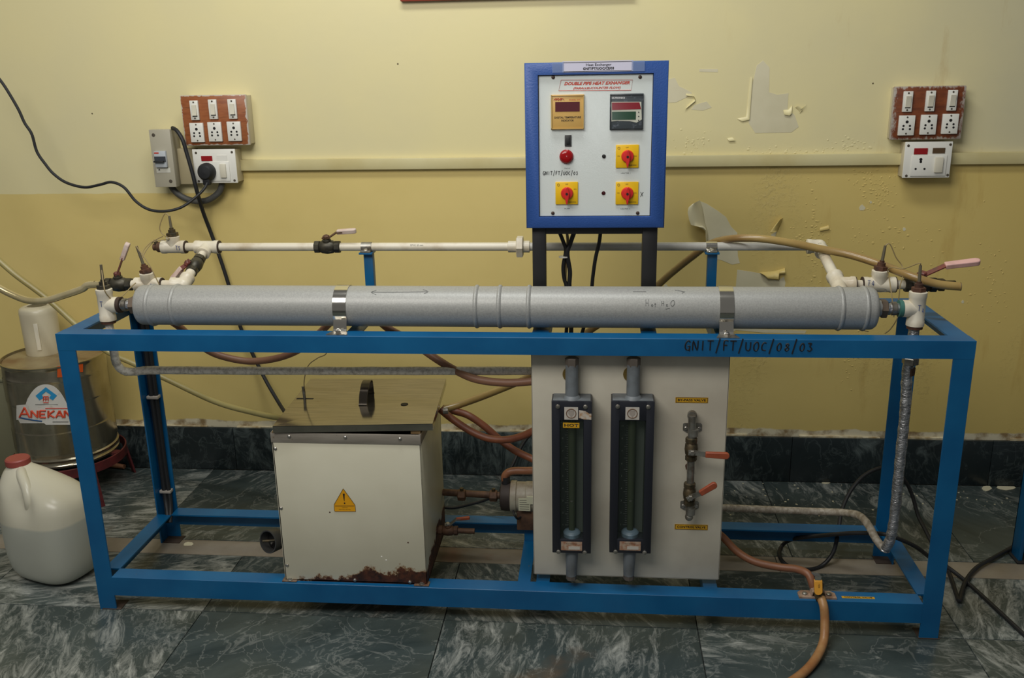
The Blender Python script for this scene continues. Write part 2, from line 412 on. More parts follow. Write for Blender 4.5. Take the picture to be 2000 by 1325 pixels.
def struct(o): o['kind'] = 'structure'; return o
def lab(o, t): o['label'] = t; return o
DEP = None
def text(s, c, size, m, parent, name='lettering', width=None, shear=0, bold=0, right=(1, 0, 0), up=(0, 0, 1), spacing=1):
    cu = bpy.data.curves.new('t', 'FONT'); cu.body = s; cu.size = size; cu.align_x = 'CENTER'; cu.align_y = 'CENTER'
    cu.shear = shear; cu.offset = bold; cu.resolution_u = 2; cu.space_character = spacing
    o = bpy.data.objects.new('t', cu); COL.objects.link(o)
    dg = bpy.context.evaluated_depsgraph_get(); me = bpy.data.meshes.new_from_object(o.evaluated_get(dg))
    bpy.data.objects.remove(o); bpy.data.curves.remove(cu)
    xs = [v.co.x for v in me.vertices] or [0]; ww = max(xs)-min(xs)
    k = width/ww if width and ww > 0 else 1
    q = parent
    while q.parent: q = q.parent
    R_ = Vector(right).normalized(); U_ = Vector(up).normalized()
    for v in me.vertices: v.co = Vector(c)-q.location+R_*(v.co.x*k)+U_*v.co.y
    me.name = name; me.materials.clear(); me.materials.append(m)
    o = bpy.data.objects.new(name, me); COL.objects.link(o); o.parent = parent; return o
# marker-pen stroke alphabet (unit box 0..1)
STK = {'G': [[(.9, .85), (.5, 1), (.1, .6), (.15, .15), (.6, 0), (.85, .4), (.45, .42)], [(.85, .45), (.8, -.1)]],
 'N': [[(.05, 0), (.15, 1), (.8, .0), (.95, 1)]], 'I': [[(.5, 1), (.45, 0)]], 'T': [[(0, 1), (1, 1)], [(.5, 1), (.45, 0)]],
 '/': [[(.8, 1.25), (.2, -.3)]], 'F': [[(.2, 0), (.25, 1), (.9, 1)], [(.25, .55), (.75, .55)]],
 'D': [[(.15, 0), (.15, .9), (.6, .8), (.9, .5), (.6, .1), (.15, 0)]], 'U': [[(.1, .9), (.1, .2), (.45, 0), (.8, .2), (.85, .9)]],
 'O': [[(.5, .9), (.15, .6), (.2, .1), (.6, 0), (.9, .4), (.8, .85), (.5, .9)]], '0': [[(.5, .8), (.2, .5), (.25, .1), (.6, .05), (.85, .4), (.75, .75), (.5, .8)]],
 'C': [[(.9, .8), (.5, .85), (.2, .5), (.3, .1), (.85, .05)]], '8': [[(.8, .75), (.4, .7), (.5, .45), (.85, .25), (.5, 0), (.25, .2), (.6, .45), (.85, .7)]],
 '3': [[(.2, .8), (.75, .8), (.5, .5), (.85, .25), (.5, 0), (.15, .1)]], 'X': [[(.1, 1), (.8, 0)], [(.9, 1), (.1, -.1)]],
 'H': [[(.2, 1), (.2, 0)], [(.8, 1), (.8, 0)], [(.2, .45), (.8, .45)]], 'o': [[(.5, .55), (.2, .3), (.5, 0), (.8, .3), (.5, .55)]],
 't': [[(.5, .9), (.5, .1), (.7, 0)], [(.2, .6), (.8, .6)]], '2': [[(.2, .3), (.7, .35), (.3, -.15), (.85, -.2)]], ' ': [],
 '4': [[(.7, 0), (.7, .9), (.2, .3), (.9, .3)]], '5': [[(.8, .9), (.3, .9), (.25, .5), (.7, .5), (.7, .1), (.2, 0)]]}
def strokes(s, org, dx, h, r, m, parent, fn=None, name='handwriting', slope=0):
    mb = MB(); fn = fn or (lambda a, b: Vector(org)+Vector((a, 0, b)))
    for i, ch in enumerate(s):
        for st in STK.get(ch, []):
            pts = [fn(i*dx+x*dx*.8, y*h+slope*i) for x, y in st]
            mb.tube(pts, r, 5, 3)
    return mb.build(name, m, parent)

# ================================================================== SETTING
WY = .84
struct(MB().box(-2.6, 4.4, WY, WY+.2, -.05, 3.0).build('wall_back', wallm)); wall = bpy.data.objects['wall_back']
fl = struct(MB().box(-2.6, 4.4, -3.4, WY, -.06, -.006).build('floor', grout))
def tiles(x0s, y0, y1, m, name='tile'):
    cache = {}
    for a, b in zip(x0s[:-1], x0s[1:]):
        key = (round(b-a, 3))
        g = .0012
        if key not in cache:
            o = MB().box(g, b-a-g, g, y1-y0-g, -.02, 0, .0008)
            # keep own origin so each tile is an object placed on the floor
            me = o.build(name, m, None).data; cache[key] = me
            ob = [x for x in bpy.data.objects if x.data == me][0]
        else:
            ob = bpy.data.objects.new(name, cache[key]); COL.objects.link(ob)
        ob.parent = fl; ob.location = (a, y0, 0)
xs = [.26+.6*k for k in range(-4, 7)]
for k in range(5): tiles(xs, .007-.6*(k+1), .007-.6*k, marb)
tiles(xs, .007, .275, marb)
tiles([-1.9, -.7, .5, 1.7, 2.9, 4.1], .275, .355, stripm, 'border_tile')
tiles([-1.85, -1.25, -.65, -.05, .55, 1.146, 1.746, 2.213, 2.81, 3.4, 4.0], .355, WY-.013, marb)
sk = struct(MB().box(-2.6, 4.4, WY-.008, WY, 0, .147).build('baseboard_back', grout))
for k in range(-8, 3):
    a = 2.43+.6*k
    o = MB().box(.0008, .5992, 0, .012, .001, .149, .0008).build('skirting_tile', marbdark, None); o.parent = sk; o.location = (a, WY-.014, 0)
# ledge of old plaster on the skirting
mb = MB(); x = -.9
while x < 2.9:
    l = random.uniform(.05, .22)
    if random.random() < .75: mb.box(x, x+l, WY-random.uniform(.004, .011), WY, .149, .149+random.uniform(.002, .006))
    x += l
o = mb.build('plaster_crust', mat('crumbly_plaster', rgb(222, 212, 180), .8, c2=rgb(168, 146, 104), vscale=30), wall); o['kind'] = 'stuff'
# trunking along the wall
tz0, tz1 = .986, 1.019
tr = struct(MB().box(.13, 3.6, WY-.016, WY, tz0, tz1, .002).build('trim_1', trunkm))
# pale patches and curls of peeling paint
def patch(pts, name='bare_patch', m=patchm, th=.0006):
    o = [P(x, y, WY) for x, y in pts]
    for p in o: p.y = WY-th
    return MB().prism(o, (0, th+.001, 0)).build(name, m, wall)
patch([(1365, 392), (1380, 398), (1402, 412), (1418, 424), (1428, 443), (1440, 455), (1441, 500), (1445, 514), (1430, 517), (1408, 508), (1381, 505), (1383, 470), (1372, 440), (1352, 425), (1350, 402)])
patch([(1440, 527), (1462, 530), (1490, 535), (1502, 545), (1520, 548), (1531, 540), (1534, 552), (1532, 566), (1525, 600), (1440, 600), (1437, 560)])
patch([(1415, 640), (1500, 644), (1575, 646), (1572, 652), (1490, 650), (1437, 645), (1425, 655), (1412, 650)])
patch([(1478, 128), (1490, 118), (1503, 132), (1502, 180), (1518, 185), (1540, 182), (1538, 212), (1552, 225), (1560, 248), (1545, 259), (1475, 260), (1462, 240), (1466, 200), (1468, 170)])
patch([(1304, 155), (1318, 152), (1326, 168), (1350, 180), (1352, 185), (1320, 200), (1304, 201)])
patch([(1356, 205), (1380, 198), (1390, 210), (1372, 216), (1350, 214)])
patch([(1366, 135), (1402, 135), (1402, 141), (1366, 140)])
patch([(1506, 458), (1517, 452), (1513, 466), (1508, 466)])
for cx_, cy_, rr in [(1684, 406, 6), (1766, 448, 4), (1700, 395, 3), (1880, 590, 3), (1300, 560, 4)]:
    patch([(cx_+rr*cos(a)*random.uniform(.7, 1.1), cy_+rr*sin(a)*random.uniform(.8, 1.3)) for a in [i*pi/4 for i in range(8)]])
def curl(pts, lift, m=wallm, name='peeling_flake'):
    # pts: pairs (hinge point, free point); the film bends away from the wall
    n = 7; vs = []; fs = []
    for (h, f) in pts:
        a = P(h[0], h[1], WY-.001); 
        for k in range(n):
            t = k/(n-1); x_ = h[0]+(f[0]-h[0])*t; y_ = h[1]+(f[1]-h[1])*t
            vs.append(P(x_, y_, WY-.001-lift*sin(t*pi*.62)))
    for i in range(len(pts)-1):
        for k in range(n-1): fs.append((i*n+k, i*n+k+1, i*n+n+k+1, i*n+n+k))
    b = len(vs); mb = MB(); vs2 = vs+[v+Vector((0, .0007, 0)) for v in vs]
    fs2 = fs+[tuple(i+b for i in reversed(f)) for f in fs]
    for i in range(len(pts)-1):
        fs2 += [(i*n, i*n+n, b+i*n+n, b+i*n), (i*n+n-1, b+i*n+n-1, b+i*n+n+n-1, i*n+n+n-1)]
    for k in range(n-1):
        e = (len(pts)-1)*n
        fs2 += [(k, k+1, b+k+1, b+k), (e+k, e+b+k, e+b+k+1, e+k+1)]
    mb.add(vs2, fs2); return mb.build(name, m, wall, 60)
curl([((1367, 391), (1352, 399)), ((1372, 405), (1345, 405)), ((1375, 420), (1343, 415)), ((1377, 436), (1346, 430)), ((1380, 444), (1350, 440)), ((1382, 452), (1360, 441)), ((1383, 462), (1372, 441)), ((1382, 470), (1378, 446)), ((1382, 503), (1378, 462))], .03, curlw)
curl([((1529, 426), (1522, 430)), ((1526, 436), (1512, 442)), ((1521, 447), (1503, 455)), ((1519, 452), (1510, 454))], .016)
curl([((1484, 533), (1492, 537)), ((1500, 531), (1499, 545)), ((1512, 530), (1514, 545)), ((1520, 528), (1521, 546)), ((1523, 527), (1522, 535)), ((1533, 524), (1534, 534))], .014)
curl([((1466, 150), (1470, 152)), ((1462, 175), (1468, 178)), ((1460, 200), (1466, 205)), ((1457, 228), (1464, 234)), ((1440, 232), (1450, 237))], .003)
curl([((1530, 215), (1532, 224)), ((1540, 214), (1542, 226)), ((1547, 206), (1546, 222))], .005)
curl([((1553, 210), (1560, 206)), ((1560, 216), (1567, 212)), ((1562, 222), (1575, 203))], .005)
curl([((1420, 270), (1424, 276)), ((1430, 268), (1437, 275))], .004)
curl([((1340, 183), (1340, 187)), ((1352, 184), (1356, 189)), ((1358, 192), (1358, 198)), ((1342, 208), (1337, 215))], .004)
curl([((1602, 445), (1600, 452)), ((1618, 440), (1620, 448))], .005)
# blisters on the paint (real relief where the flaking is dense)
mb = MB()
for _ in range(520):
    cxp, cyp, sx_, sy_ = random.choice([(1715, 375, 22, 26), (1690, 345, 25, 12), (1590, 440, 6, 55), (1605, 500, 10, 30), (1655, 285, 28, 8), (1540, 295, 60, 5), (1350, 285, 18, 12), (1570, 470, 12, 18), (1720, 375, 18, 22), (1720, 470, 60, 22), (1930, 560, 25, 45), (1660, 700, 12, 30)])
    p = P(random.gauss(cxp, sx_), random.gauss(cyp, sy_), WY)
    if tz0-.004 < p.z < tz1+.002: continue
    s_ = random.uniform(.0010, .0032)
    mb.sphere((p.x, WY, p.z), s_, 5, random.uniform(.7, 2), .45, random.uniform(.6, 1.4))
for low_ in (0, 1):
    sel = MB()
    i0 = 0; step = 45
    for i in range(0, len(mb.v), step):
        z = mb.v[i].z
        if (z < tz0) == bool(low_):
            fs = mb.f[(i//step)*42:(i//step+1)*42]
            sel.add(mb.v[i:i+step], [tuple(k-i for k in f) for f in fs])
    if sel.v:
        o = sel.build('paint_blister', wallm, wall); o['kind'] = 'stuff'
# small dark nicks
for (a, b) in [(777, 125), (180, 222), (1705, 163)]:
    MB().sphere(P(a, b, WY), .0025, 8, 1, .3, 1).build('paint_nick', mat('nick', rgb(96, 84, 56), .7), wall)
# notice board edge at the very top
nb = thing('notice_board', P(1010, 0, WY), 'bottom edge of a red-framed board hung on the wall above the control box', 'board')
a = P(782, 3, WY-.015); b = P(1240, -4, WY-.015)
MB().box(a.x, b.x, WY-.018, WY, a.z, a.z+.02, .002).build('frame', mat('red_frame', rgb(150, 62, 44), .5), nb)
MB().box(a.x+.01, b.x-.01, WY-.012, WY, a.z+.02, a.z+.5).build('panel', mat('notice_sheet', rgb(170, 160, 140), .6), nb)

# ================================================================== BLUE FRAME
W, H, D, w, t = 2.0, .7095, .372, .042, .004
F = thing('metal_frame', (0, 0, 0), 'long blue angle-iron frame standing on the marble floor, carrying all the pipework', 'frame')
def L(x0, x1, y0, y1, z0, z1, flanges, name):
    # one angle-iron length: L-shaped section swept along its axis
    fl_ = set(flanges); mb = MB(); g = .0006
    def ell(a0, a1, b0, b1, ha, hb):      # corner at (a-side ha, b-side hb)
        A = (a0, a1) if ha == 'lo' else (a1, a0); B = (b0, b1) if hb == 'lo' else (b1, b0)
        sa = 1 if ha == 'lo' else -1; sb = 1 if hb == 'lo' else -1
        return [(A[0]+sa*g, B[0]), (A[1], B[0]), (A[1], B[0]+sb*t), (A[0]+sa*t, B[0]+sb*t), (A[0]+sa*t, B[1]), (A[0], B[1]), (A[0], B[0]+sb*g)]
    if fl_ & {'top'} and fl_ & {'front', 'back'}:
        pts = ell(y0, y1, z0, z1, 'lo' if 'front' in fl_ else 'hi', 'hi'); mb.prism([(x0, p, q) for p, q in pts], (x1-x0, 0, 0))
    elif 'top' in fl_:
        pts = ell(x0, x1, z0, z1, 'lo' if 'left' in fl_ else 'hi', 'hi'); mb.prism([(p, y0, q) for p, q in pts], (0, y1-y0, 0))
    else:
        pts = ell(x0, x1, y0, y1, 'lo' if 'left' in fl_ else 'hi', 'lo' if 'front' in fl_ else 'hi'); mb.prism([(p, q, z0) for p, q in pts], (0, 0, z1-z0))
    return mb.build(name, blue, F)
L(0, W, 0, w, H-w+.003, H, ('top', 'front'), 'rail')
L(w, W-w, D-w, D, H-w, H-.0005, ('top', 'back'), 'rail')
L(0, w, w-.001, D, H-w, H-.0004, ('top', 'left'), 'rail')
L(W-w, W, w-.001, D, H-w, H-.0004, ('top', 'right'), 'rail')
for (x0, fx) in ((0, 'left'), (W-w, 'right')):
    L(x0, x0+w, .0003, w, 0, H-t, ('front', fx), 'leg')
    L(x0, x0+w, D-w, D-.0003, 0, H-t, ('back', fx), 'leg')
lb, lt = .04, .09
L(w, W-w, 0, w, lb, lt, ('top', 'front'), 'lower_rail')
L(w, W-w, D-w, D, lb, lt, ('top', 'back'), 'lower_rail')
L(.001, w, w, D-w, lb, lt-.0005, ('top', 'left'), 'lower_rail')
L(W-w, W-.001, w, D-w, lb, lt-.0005, ('top', 'right'), 'lower_rail')
for xa, xb in ((1.036, 1.066), (1.08, 1.112), (1.474, 1.506)):
    L(xa, xb, w-.002, D-w, lb+.02, lt-.001, ('top', 'left'), 'cross_bar')
for xa, xb in ((1.077, 1.114), (1.316, 1.350)):
    L(xa, xb, w-.004, D-w+.002, H-.04, H-.0045, ('top', 'right'), 'cross_bar')
for xa, xb in ((.655, .690), (1.478, 1.512)):
    L(xa, xb, w-.004, D-w+.002, H-.045, H-.008, ('top', 'left'), 'cross_bar')
for xa in (.632, 1.488):
    mb = MB().box(xa, xa+.023, .345, .366, H-.001, .828, .001); mb.box(xa-.008, xa+.026, .33, .37, .826, .8305, .0005)
    lab(mb.build('pipe_post', blue, F), 'short blue post under the rear pipe')
lab(MB().box(1.037, 1.16, .238, .345, lt-.002, .131, .002).build('pump_mount', blue, F), 'blue pump pedestal')
for (x_, y_) in ((.03, .02), (W-.02, .02), (.03, D-.02), (W-.02, D-.02)):
    MB().box(x_-.024, x_+.024, y_-.021, y_+.021, 0, .0025, .001).build('foot_plate', mat('dull_rust_plate', rgb(62, 50, 42), .8), F)
# marker writing on the top rail
def railxy(a, b): return Vector((a, -.0002, b))
g0 = P(1337, 684, 0); g1 = P(1590, 684, 0)
strokes('GNIT/FT/UOC/08/03', None, (g1.x-g0.x)/17, .021, .0015, ink, F, lambda a, b: Vector((g0.x+a, -.0003, g0.z+b)), slope=.0)
def label_plate(c, wd, ht, s, parent, m=amberl, tm=ink, size=None, up=(0, 0, 1), nrm=(0, -1, 0), name='label_sticker', border=True):
    n = Vector(nrm); R_ = Vector((1, 0, 0)); U_ = Vector(up)
    o = MB().obox(Vector(c)+n*.0003, R_*wd/2, U_*ht/2, n*.0003).build(name, m, parent)
    if border:
        mb = MB()
        for sg in (-1, 1):
            mb.obox(Vector(c)+n*.0007+U_*sg*ht*.43, R_*wd*.48, U_*ht*.035, n*.0001)
            mb.obox(Vector(c)+n*.0007+R_*sg*wd*.48, R_*ht*.04, U_*ht*.43, n*.0001)
        mb.build('border', ink, o)
    text(s, Vector(c)+n*.0009, size or ht*.62, tm, o, width=wd*.86, right=R_, up=U_, bold=.0002)
    return o
lc = PZ(1677, 1170, lt)
label_plate((lc.x, .018, lt), .073, .008, 'CONTROL VALVE', F, up=(0, 1, 0), nrm=(0, 0, 1), size=.0055, border=False)

# ================================================================== SHELL
YC, ZC, RC = .085, .7565, .0460
xl, xr = .166, 1.817
S = thing('exchanger_shell', (1.0, YC, ZC-RC), 'long silver-grey steel cylinder lying along the top of the blue frame', 'cylinder')
prof = [(0, .02), (.0005, .034), (.002, .043), (.005, RC-.001), (.008, RC), (.03, RC), (xr-xl-.03, RC), (xr-xl-.012, RC), (xr-xl-.008, RC-.001), (xr-xl-.003, .041), (xr-xl-.0005, .034), (xr-xl, .02)]
MB().lathe((xl, YC, ZC), (1, 0, 0), prof, 48).build('shell_tube', shellm, S, 40)
def shellx(px): return P(px, 601, YC-RC*.9).x
for px in (285, 333, 928, 974, 1032, 1648, 1697):
    x_ = shellx(px); MB().lathe((x_-.006, YC, ZC), (1, 0, 0), [(0, RC-.001), (.002, RC+.0022), (.005, RC+.0034), (.008, RC+.0022), (.012, RC-.001)], 48).build('raised_ring', shellm, S, 70)
lab(MB().cyl((xl-.012, YC, ZC), (xl+.002, YC, ZC), .0175, .0195, 24).build('end_boss', shellm, S), 'grey boss on the end')
lab(MB().cyl((xr-.002, YC, ZC), (xr+.012, YC, ZC), .0195, .0175, 24).build('end_boss', shellm, S), 'grey boss on the end')
# pencilled marks on the shell
def onshell(px, py):
    d = ray(px, py); o = CP; a = d.y**2+d.z**2; b = 2*((o.y-YC)*d.y+(o.z-ZC)*d.z); R2 = RC+.0002
    c = (o.y-YC)**2+(o.z-ZC)**2-R2*R2; disc = max(b*b-4*a*c, 0)
    return o+d*((-b-sqrt(disc))/(2*a))
mk = MB()
for line in ([(735, 568), (725, 571), (735, 576)], [(726, 571), (780, 571), (834, 570)], [(826, 566), (836, 570), (828, 574)], [(1236, 570), (1262, 570)], [(1318, 567), (1336, 570)], [(1332, 573), (1338, 570)]):
    mk.tube([onshell(*p) for p in line], .0006, 5, 4)
for s, x0, y0, h, dx in (('H', 1260, 598, 13, 9), ('ot', 1271, 599, 8, 6), ('H', 1291, 597, 9, 8), ('2', 1300, 597, 6, 6), ('O', 1309, 598, 12, 11)):
    for i, ch in enumerate(s):
        for st in STK[ch]: mk.tube([onshell(x0+i*dx+a*dx*.85, y0-b*h) for a, b in st], .0006, 5, 3)
mk.tube([onshell(1300, 604), (onshell(1308, 602))], .0005, 5, 0)
o = lab(mk.build('pencil_writing', pencil, S), 'pencilled flow arrows and Hot H2O'); o['kind'] = 'stuff'
# strap clamps
def strap(px, label):
    xc = shellx(px); g = thing('strap_clamp', (xc, .03, H), label, 'clamp', None)
    R_ = RC+.0014; path = [(xc, .008, H+.0012), (xc, .030, H+.0012), (xc, .0358, H+.006), (xc, .0372, H+.015)]
    for k in range(25):
        a = radians(205-k*230/24); path.append((xc, YC+R_*cos(a), ZC+R_*sin(a)))
    path += [(xc, .1345, H+.006), (xc, .139, H-.006), (xc, .165, H-.006)]
    MB().ribbon(path, (.030, 0, 0), .0016).build('strap', chrome, g, 40)
    MB().prism([(xc-.024, .006, H+.0005), (xc+.024, .006, H+.0005), (xc+.016, .034, H+.0005), (xc-.016, .034, H+.0005)], (0, 0, .002)).build('foot', galv, g)
    mb = MB().lathe((xc, .020, H+.002), (0, 0, 1), [(0, .0085), (.0012, .0085), (.0013, .0062), (.006, .0062), (.0068, .005)], 6)
    mb.cyl((xc, .020, H+.006), (xc, .020, H+.011), .003, None, 10); mb.build('bolt', steel, g)
strap(663, 'polished steel strap over the left half of the grey cylinder')
strap(1420, 'polished steel strap over the right half of the grey cylinder, by the blue marker writing')

# ================================================================== FITTINGS LIBRARY
def tee(c, run, br, r=.0155, L_=.034, B=.03, m=pvc, parent=None, name='tee', collar=True):
    c = Vector(c); run = Vector(run).normalized(); br = Vector(br).normalized()
    mb = MB().lathe(c-run*L_, run, [(0, r*.9), (.001, r*1.06), (.012, r*1.06), (.014, r), (2*L_-.014, r), (2*L_-.012, r*1.06), (2*L_-.001, r*1.06), (2*L_, r*.9)], 24)
    mb.lathe(c, br, [(0, r*.98), (B-.014, r), (B-.012, r*1.06), (B-.001, r*1.06), (B, r*.9)], 24)
    return mb.build(name, m, parent)
def elbow(c, a, b, r=.0155, L_=.026, m=pvc, parent=None, name='elbow'):
    c = Vector(c); a = Vector(a).normalized(); b = Vector(b).normalized()
    mb = MB(); mb.sphere(c, r*1.0, 20)
    for d in (a, b): mb.lathe(c, d, [(0, r), (L_-.012, r), (L_-.010, r*1.08), (L_-.001, r*1.08), (L_, r*.9)], 24)
    return mb.build(name, m, parent)
def hexnut(c, ax, r, h, m, parent, name='union_nut'):
    c = Vector(c); ax = Vector(ax).normalized()
    return MB().lathe(c-ax*h/2, ax, [(0, r*.88), (h*.1, r), (h*.9, r), (h, r*.88)], 6).build(name, m, parent, 20)
def sensor(c, up, parent, nutm=rust, rod=.03):
    c = Vector(c); up = Vector(up).normalized()
    hexnut(c+up*.004, up, .015, .011, nutm, parent, 'bushing')
    MB().lathe(c+up*.009, up, [(0, .009), (.008, .009), (.009, .0055), (.013, .0055)], 12).build('gland', nutm, parent)
    MB().cyl(c+up*.02, c+up*(.022+rod), .0038, .003, 10).build('probe', mat('dull_probe', rgb(120, 112, 92), .4, .5), parent)
    return c+up*(.022+rod)
def valve(c, ax, stem, hdir, label, bm_=darkvalve, gm=greyh, lm=redlever, s=1, hl=.075, group=None, cat='valve', rise=.35, arm=.028, gw=.008, offs=0, bend=.5):
    c = Vector(c); ax = Vector(ax).normalized(); stem = Vector(stem).normalized()
    hd = Vector(hdir); hd.normalize()
    g = thing('ball_valve', c-stem*.016*s, label, cat, group)
    mb = MB()
    for sg in (-1, 1):
        mb.lathe(c+ax*sg*.033*s, ax*-sg, [(0, .014*s), (.001, .016*s), (.013*s, .016*s), (.014*s, .013*s), (.017*s, .013*s)], 8, up=stem)
    mb.lathe(c-ax*.02*s, ax, [(0, .012*s), (.006*s, .0165*s), (.02*s, .018*s), (.034*s, .0165*s), (.04*s, .012*s)], 20)
    mb.lathe(c, stem, [(0, .011*s), (.02*s, .011*s), (.021*s, .008*s), (.026*s, .008*s)], 14)
    mb.build('body', bm_, g)
    top = c+stem*.026*s
    MB().lathe(top-stem*.003*s, stem, [(0, .0085*s), (.007*s, .0085*s), (.009*s, .006*s)], 6).build('stem_nut', lm, g)
    side = stem.cross(hd); side = side.normalized() if side.length > 1e-4 else ax
    p0 = top-hd*.010*s; p1 = top+hd*.008*s; p2 = top+hd*(arm*bend+.004)*s+stem*rise*.02*s; p3 = top+hd*arm*s+stem*rise*.04*s
    p4 = p3+(hd*.9+stem*rise*.12)*hl*s
    MB().ribbon([p0, p1, p2, p3, p3+(p4-p3)*.3], side*.014*s, .0028*s).build('lever', lm, g)
    q = (p4-p3)
    n_ = 8; vs = MB(); d = q.normalized(); nn = side.normalized(); th = d.cross(nn)
    outl = []
    for i in range(9):
        a = -pi/2+pi*i/8; outl.append(p4-d*gw*s+d*cos(a)*gw*s+nn*sin(a)*gw*s)
    outl += [p3+nn*gw*s*.85, p3-nn*gw*s*.85]
    grip = MB().prism([p-th*.0056*s for p in outl], th*.0112*s).build('grip', gm, g)
    mod = grip.modifiers.new('soft', 'BEVEL'); mod.width = .0018*s; mod.segments = 2; mod.limit_method = 'ANGLE'
    return g
def clip(c, ax, r, parent, m=galv, wd=.008):
    ax = Vector(ax).normalized(); c = Vector(c)
    mb = MB().lathe(c-ax*wd/2, ax, [(0, r*1.02), (.0005, r+.0012), (wd-.0005, r+.0012), (wd, r*1.02)], 20)
    x, y, z = frame(ax); mb.obox(c+x*(r+.003), x*.003, y*.005, z*.004); return mb.build('hose_clip', m, parent)

# ---- rear pipe run
YR = .35; zR = .8425; rp = .0105
xa = P(428, 484, YR).x; xv = P(640, 485, YR).x; xu = P(1014, 483, YR).x; xe = P(1600, 486, YR).x; xt2 = P(405, 484, YR).x; xt1 = P(340, 484, YR).x
RP = thing('white_pipe_run', (1.0, YR, zR-rp), 'long cream plastic pipe running behind the grey cylinder, on two blue posts', 'pipe')
MB().cyl((xt2, YR, zR), (xv-.02, YR, zR), rp, None, 24).build('pipe', pvc, RP)
MB().cyl((xv+.02, YR, zR), (xu, YR, zR), rp, None, 24).build('pipe', pvc, RP)
MB().cyl((xu+.01, YR, zR), (xe, YR, zR), rp*.98, None, 24).build('pipe', pvc_grey, RP)
MB().cyl((xt1+.02, YR, zR), (xt2, YR, zR), rp*1.05, None, 24).build('pipe', pvc, RP)
mb = MB().lathe((xu-.028, YR, zR), (1, 0, 0), [(0, .011), (.001, .0145), (.022, .0145), (.023, .012)], 12); mb.lathe((xu+.01, YR, zR), (1, 0, 0), [(0, .015), (.016, .015), (.017, .012)], 12)
mb.build('union_body', pvc, RP)
hexnut((xu+.002, YR, zR), (1, 0, 0), .028, .017, pvc, RP)
# printed specks on the pipe
text('CPVC 25 mm', (P(815, 476, YR).x, YR-.0106, zR+.006), .006, inkgrey, RP, name='pipe_print')
# left tees
brL = Vector((P(358, 556, .2).x-xt2, .2-YR, P(358, 556, .2).z-zR))     # branch direction, down and to the front
dL = brL.normalized()
tee((xt2, YR, zR), (1, 0, 0), dL, .016, .032, .032, pvc, RP)
tee((xt1, YR, zR), (1, 0, 0), (0, 0, 1), .016, .032, .028, pvc, RP)
MB().lathe((xt1-.03, YR, zR), (-1, 0, 0), [(0, .0135), (.012, .0135), (.018, .009), (.024, .009)], 16).build('end_plug', rustbrown, RP)
MB().cyl((xt1-.042, YR-.004, zR), (xt1-.046, YR-.004, zR+.02), .005, None, 8).build('plug_tail', brass, RP)
p1 = sensor((xt1, YR, zR+.028), (-.05, 0, 1), RP, brass)
EL = Vector((xt2, YR, zR))+brL                                       # lower elbow centre (left)
YL, ZL = EL.y, EL.z
MB().cyl(Vector((xt2, YR, zR))+dL*.03, Vector((xt2, YR, zR))+dL*(brL.length*.42), rp, None, 20).build('branch_pipe', pvc, RP)
MB().cyl(EL, Vector((xt2, YR, zR))+dL*(brL.length*.58), rp*1.15, None, 20).build('branch_pipe', pvc, RP)
LB = RP
elbow(EL, -dL, (-1, 0, 0), .0165, .03, pvc, LB)
xs3 = P(290, 553, YL).x
tee((xs3, YL, ZL), (1, 0, 0), (0, -.1, 1), .016, .034, .030, pvc, LB)
MB().cyl((xs3, YL, ZL), (EL.x, YL, ZL), rp, None, 20).build('pipe', pvc, LB)
p2 = sensor((xs3, YL-.003, ZL+.03), (-.25, 0, 1), LB, rust, .045)
xv2 = P(233, 557, YL).x
MB().cyl((xv2+.02, YL, ZL), (xs3, YL, ZL), rp, None, 20).build('pipe', pvc, LB)
# small print T marks (blue pen)
bluepen = mat('blue_pen', rgb(60, 78, 130), .6)
def penmark(s, c, h, parent): strokes(s, c, h*.7, h, .0006, bluepen, parent, name='pen_mark')
penmark('T5', (xt1+.012, YR-.0172, zR-.004), .01, RP)
penmark('T3', (xs3+.012, YL-.0172, ZL-.004), .009, RP)
# stains: dark solvent rings at the joints
glue = mat('dried_solvent', rgb(58, 42, 32), .7)
for (x_, y_, z_) in ((xt2+.032, YR, zR), (xt1+.032, YR, zR), (xs3+.034, YL, ZL)):
    MB().lathe((x_-.0006, y_, z_), (1, 0, 0), [(0, .0165), (.0022, .0165)], 24).build('glue_ring', glue, RP)
# valves on the white pipe
valve((xv, YR, zR), (1, 0, 0), (0, -.25, 1), (1, 0, .02), 'ball valve with a pale grip on the long rear pipe, left of the blue post', gm=greyh, lm=rustbrown, hl=.055, rise=.35, gw=.007, arm=.03)
valve(Vector((xt2, YR, zR))+dL*(brL.length*.5), dL, (-.45, -.75, .35), (-.66, -.12, -.75), 'dark ball valve on the sloping left branch, its pink grip hanging down', gm=greyh, lm=redlever, hl=.05, rise=.1, arm=.018, s=.95)
valve((xv2, YL, ZL), (1, 0, 0), (0, -.1, 1), (.45, 0, .9), 'ball valve at the left inlet, pale grip pointing up to the right', gm=greyh, lm=redlever, hl=.052, rise=0, arm=.04, gw=.008)
hexnut((xv2-.038, YL, ZL), (1, 0, 0), .0125, .012, brass, LB, 'hose_barb')
MB().cyl((xv2-.062, YL, ZL), (xv2-.03, YL, ZL), .0085, None, 14).build('hose_barb', brass, LB)
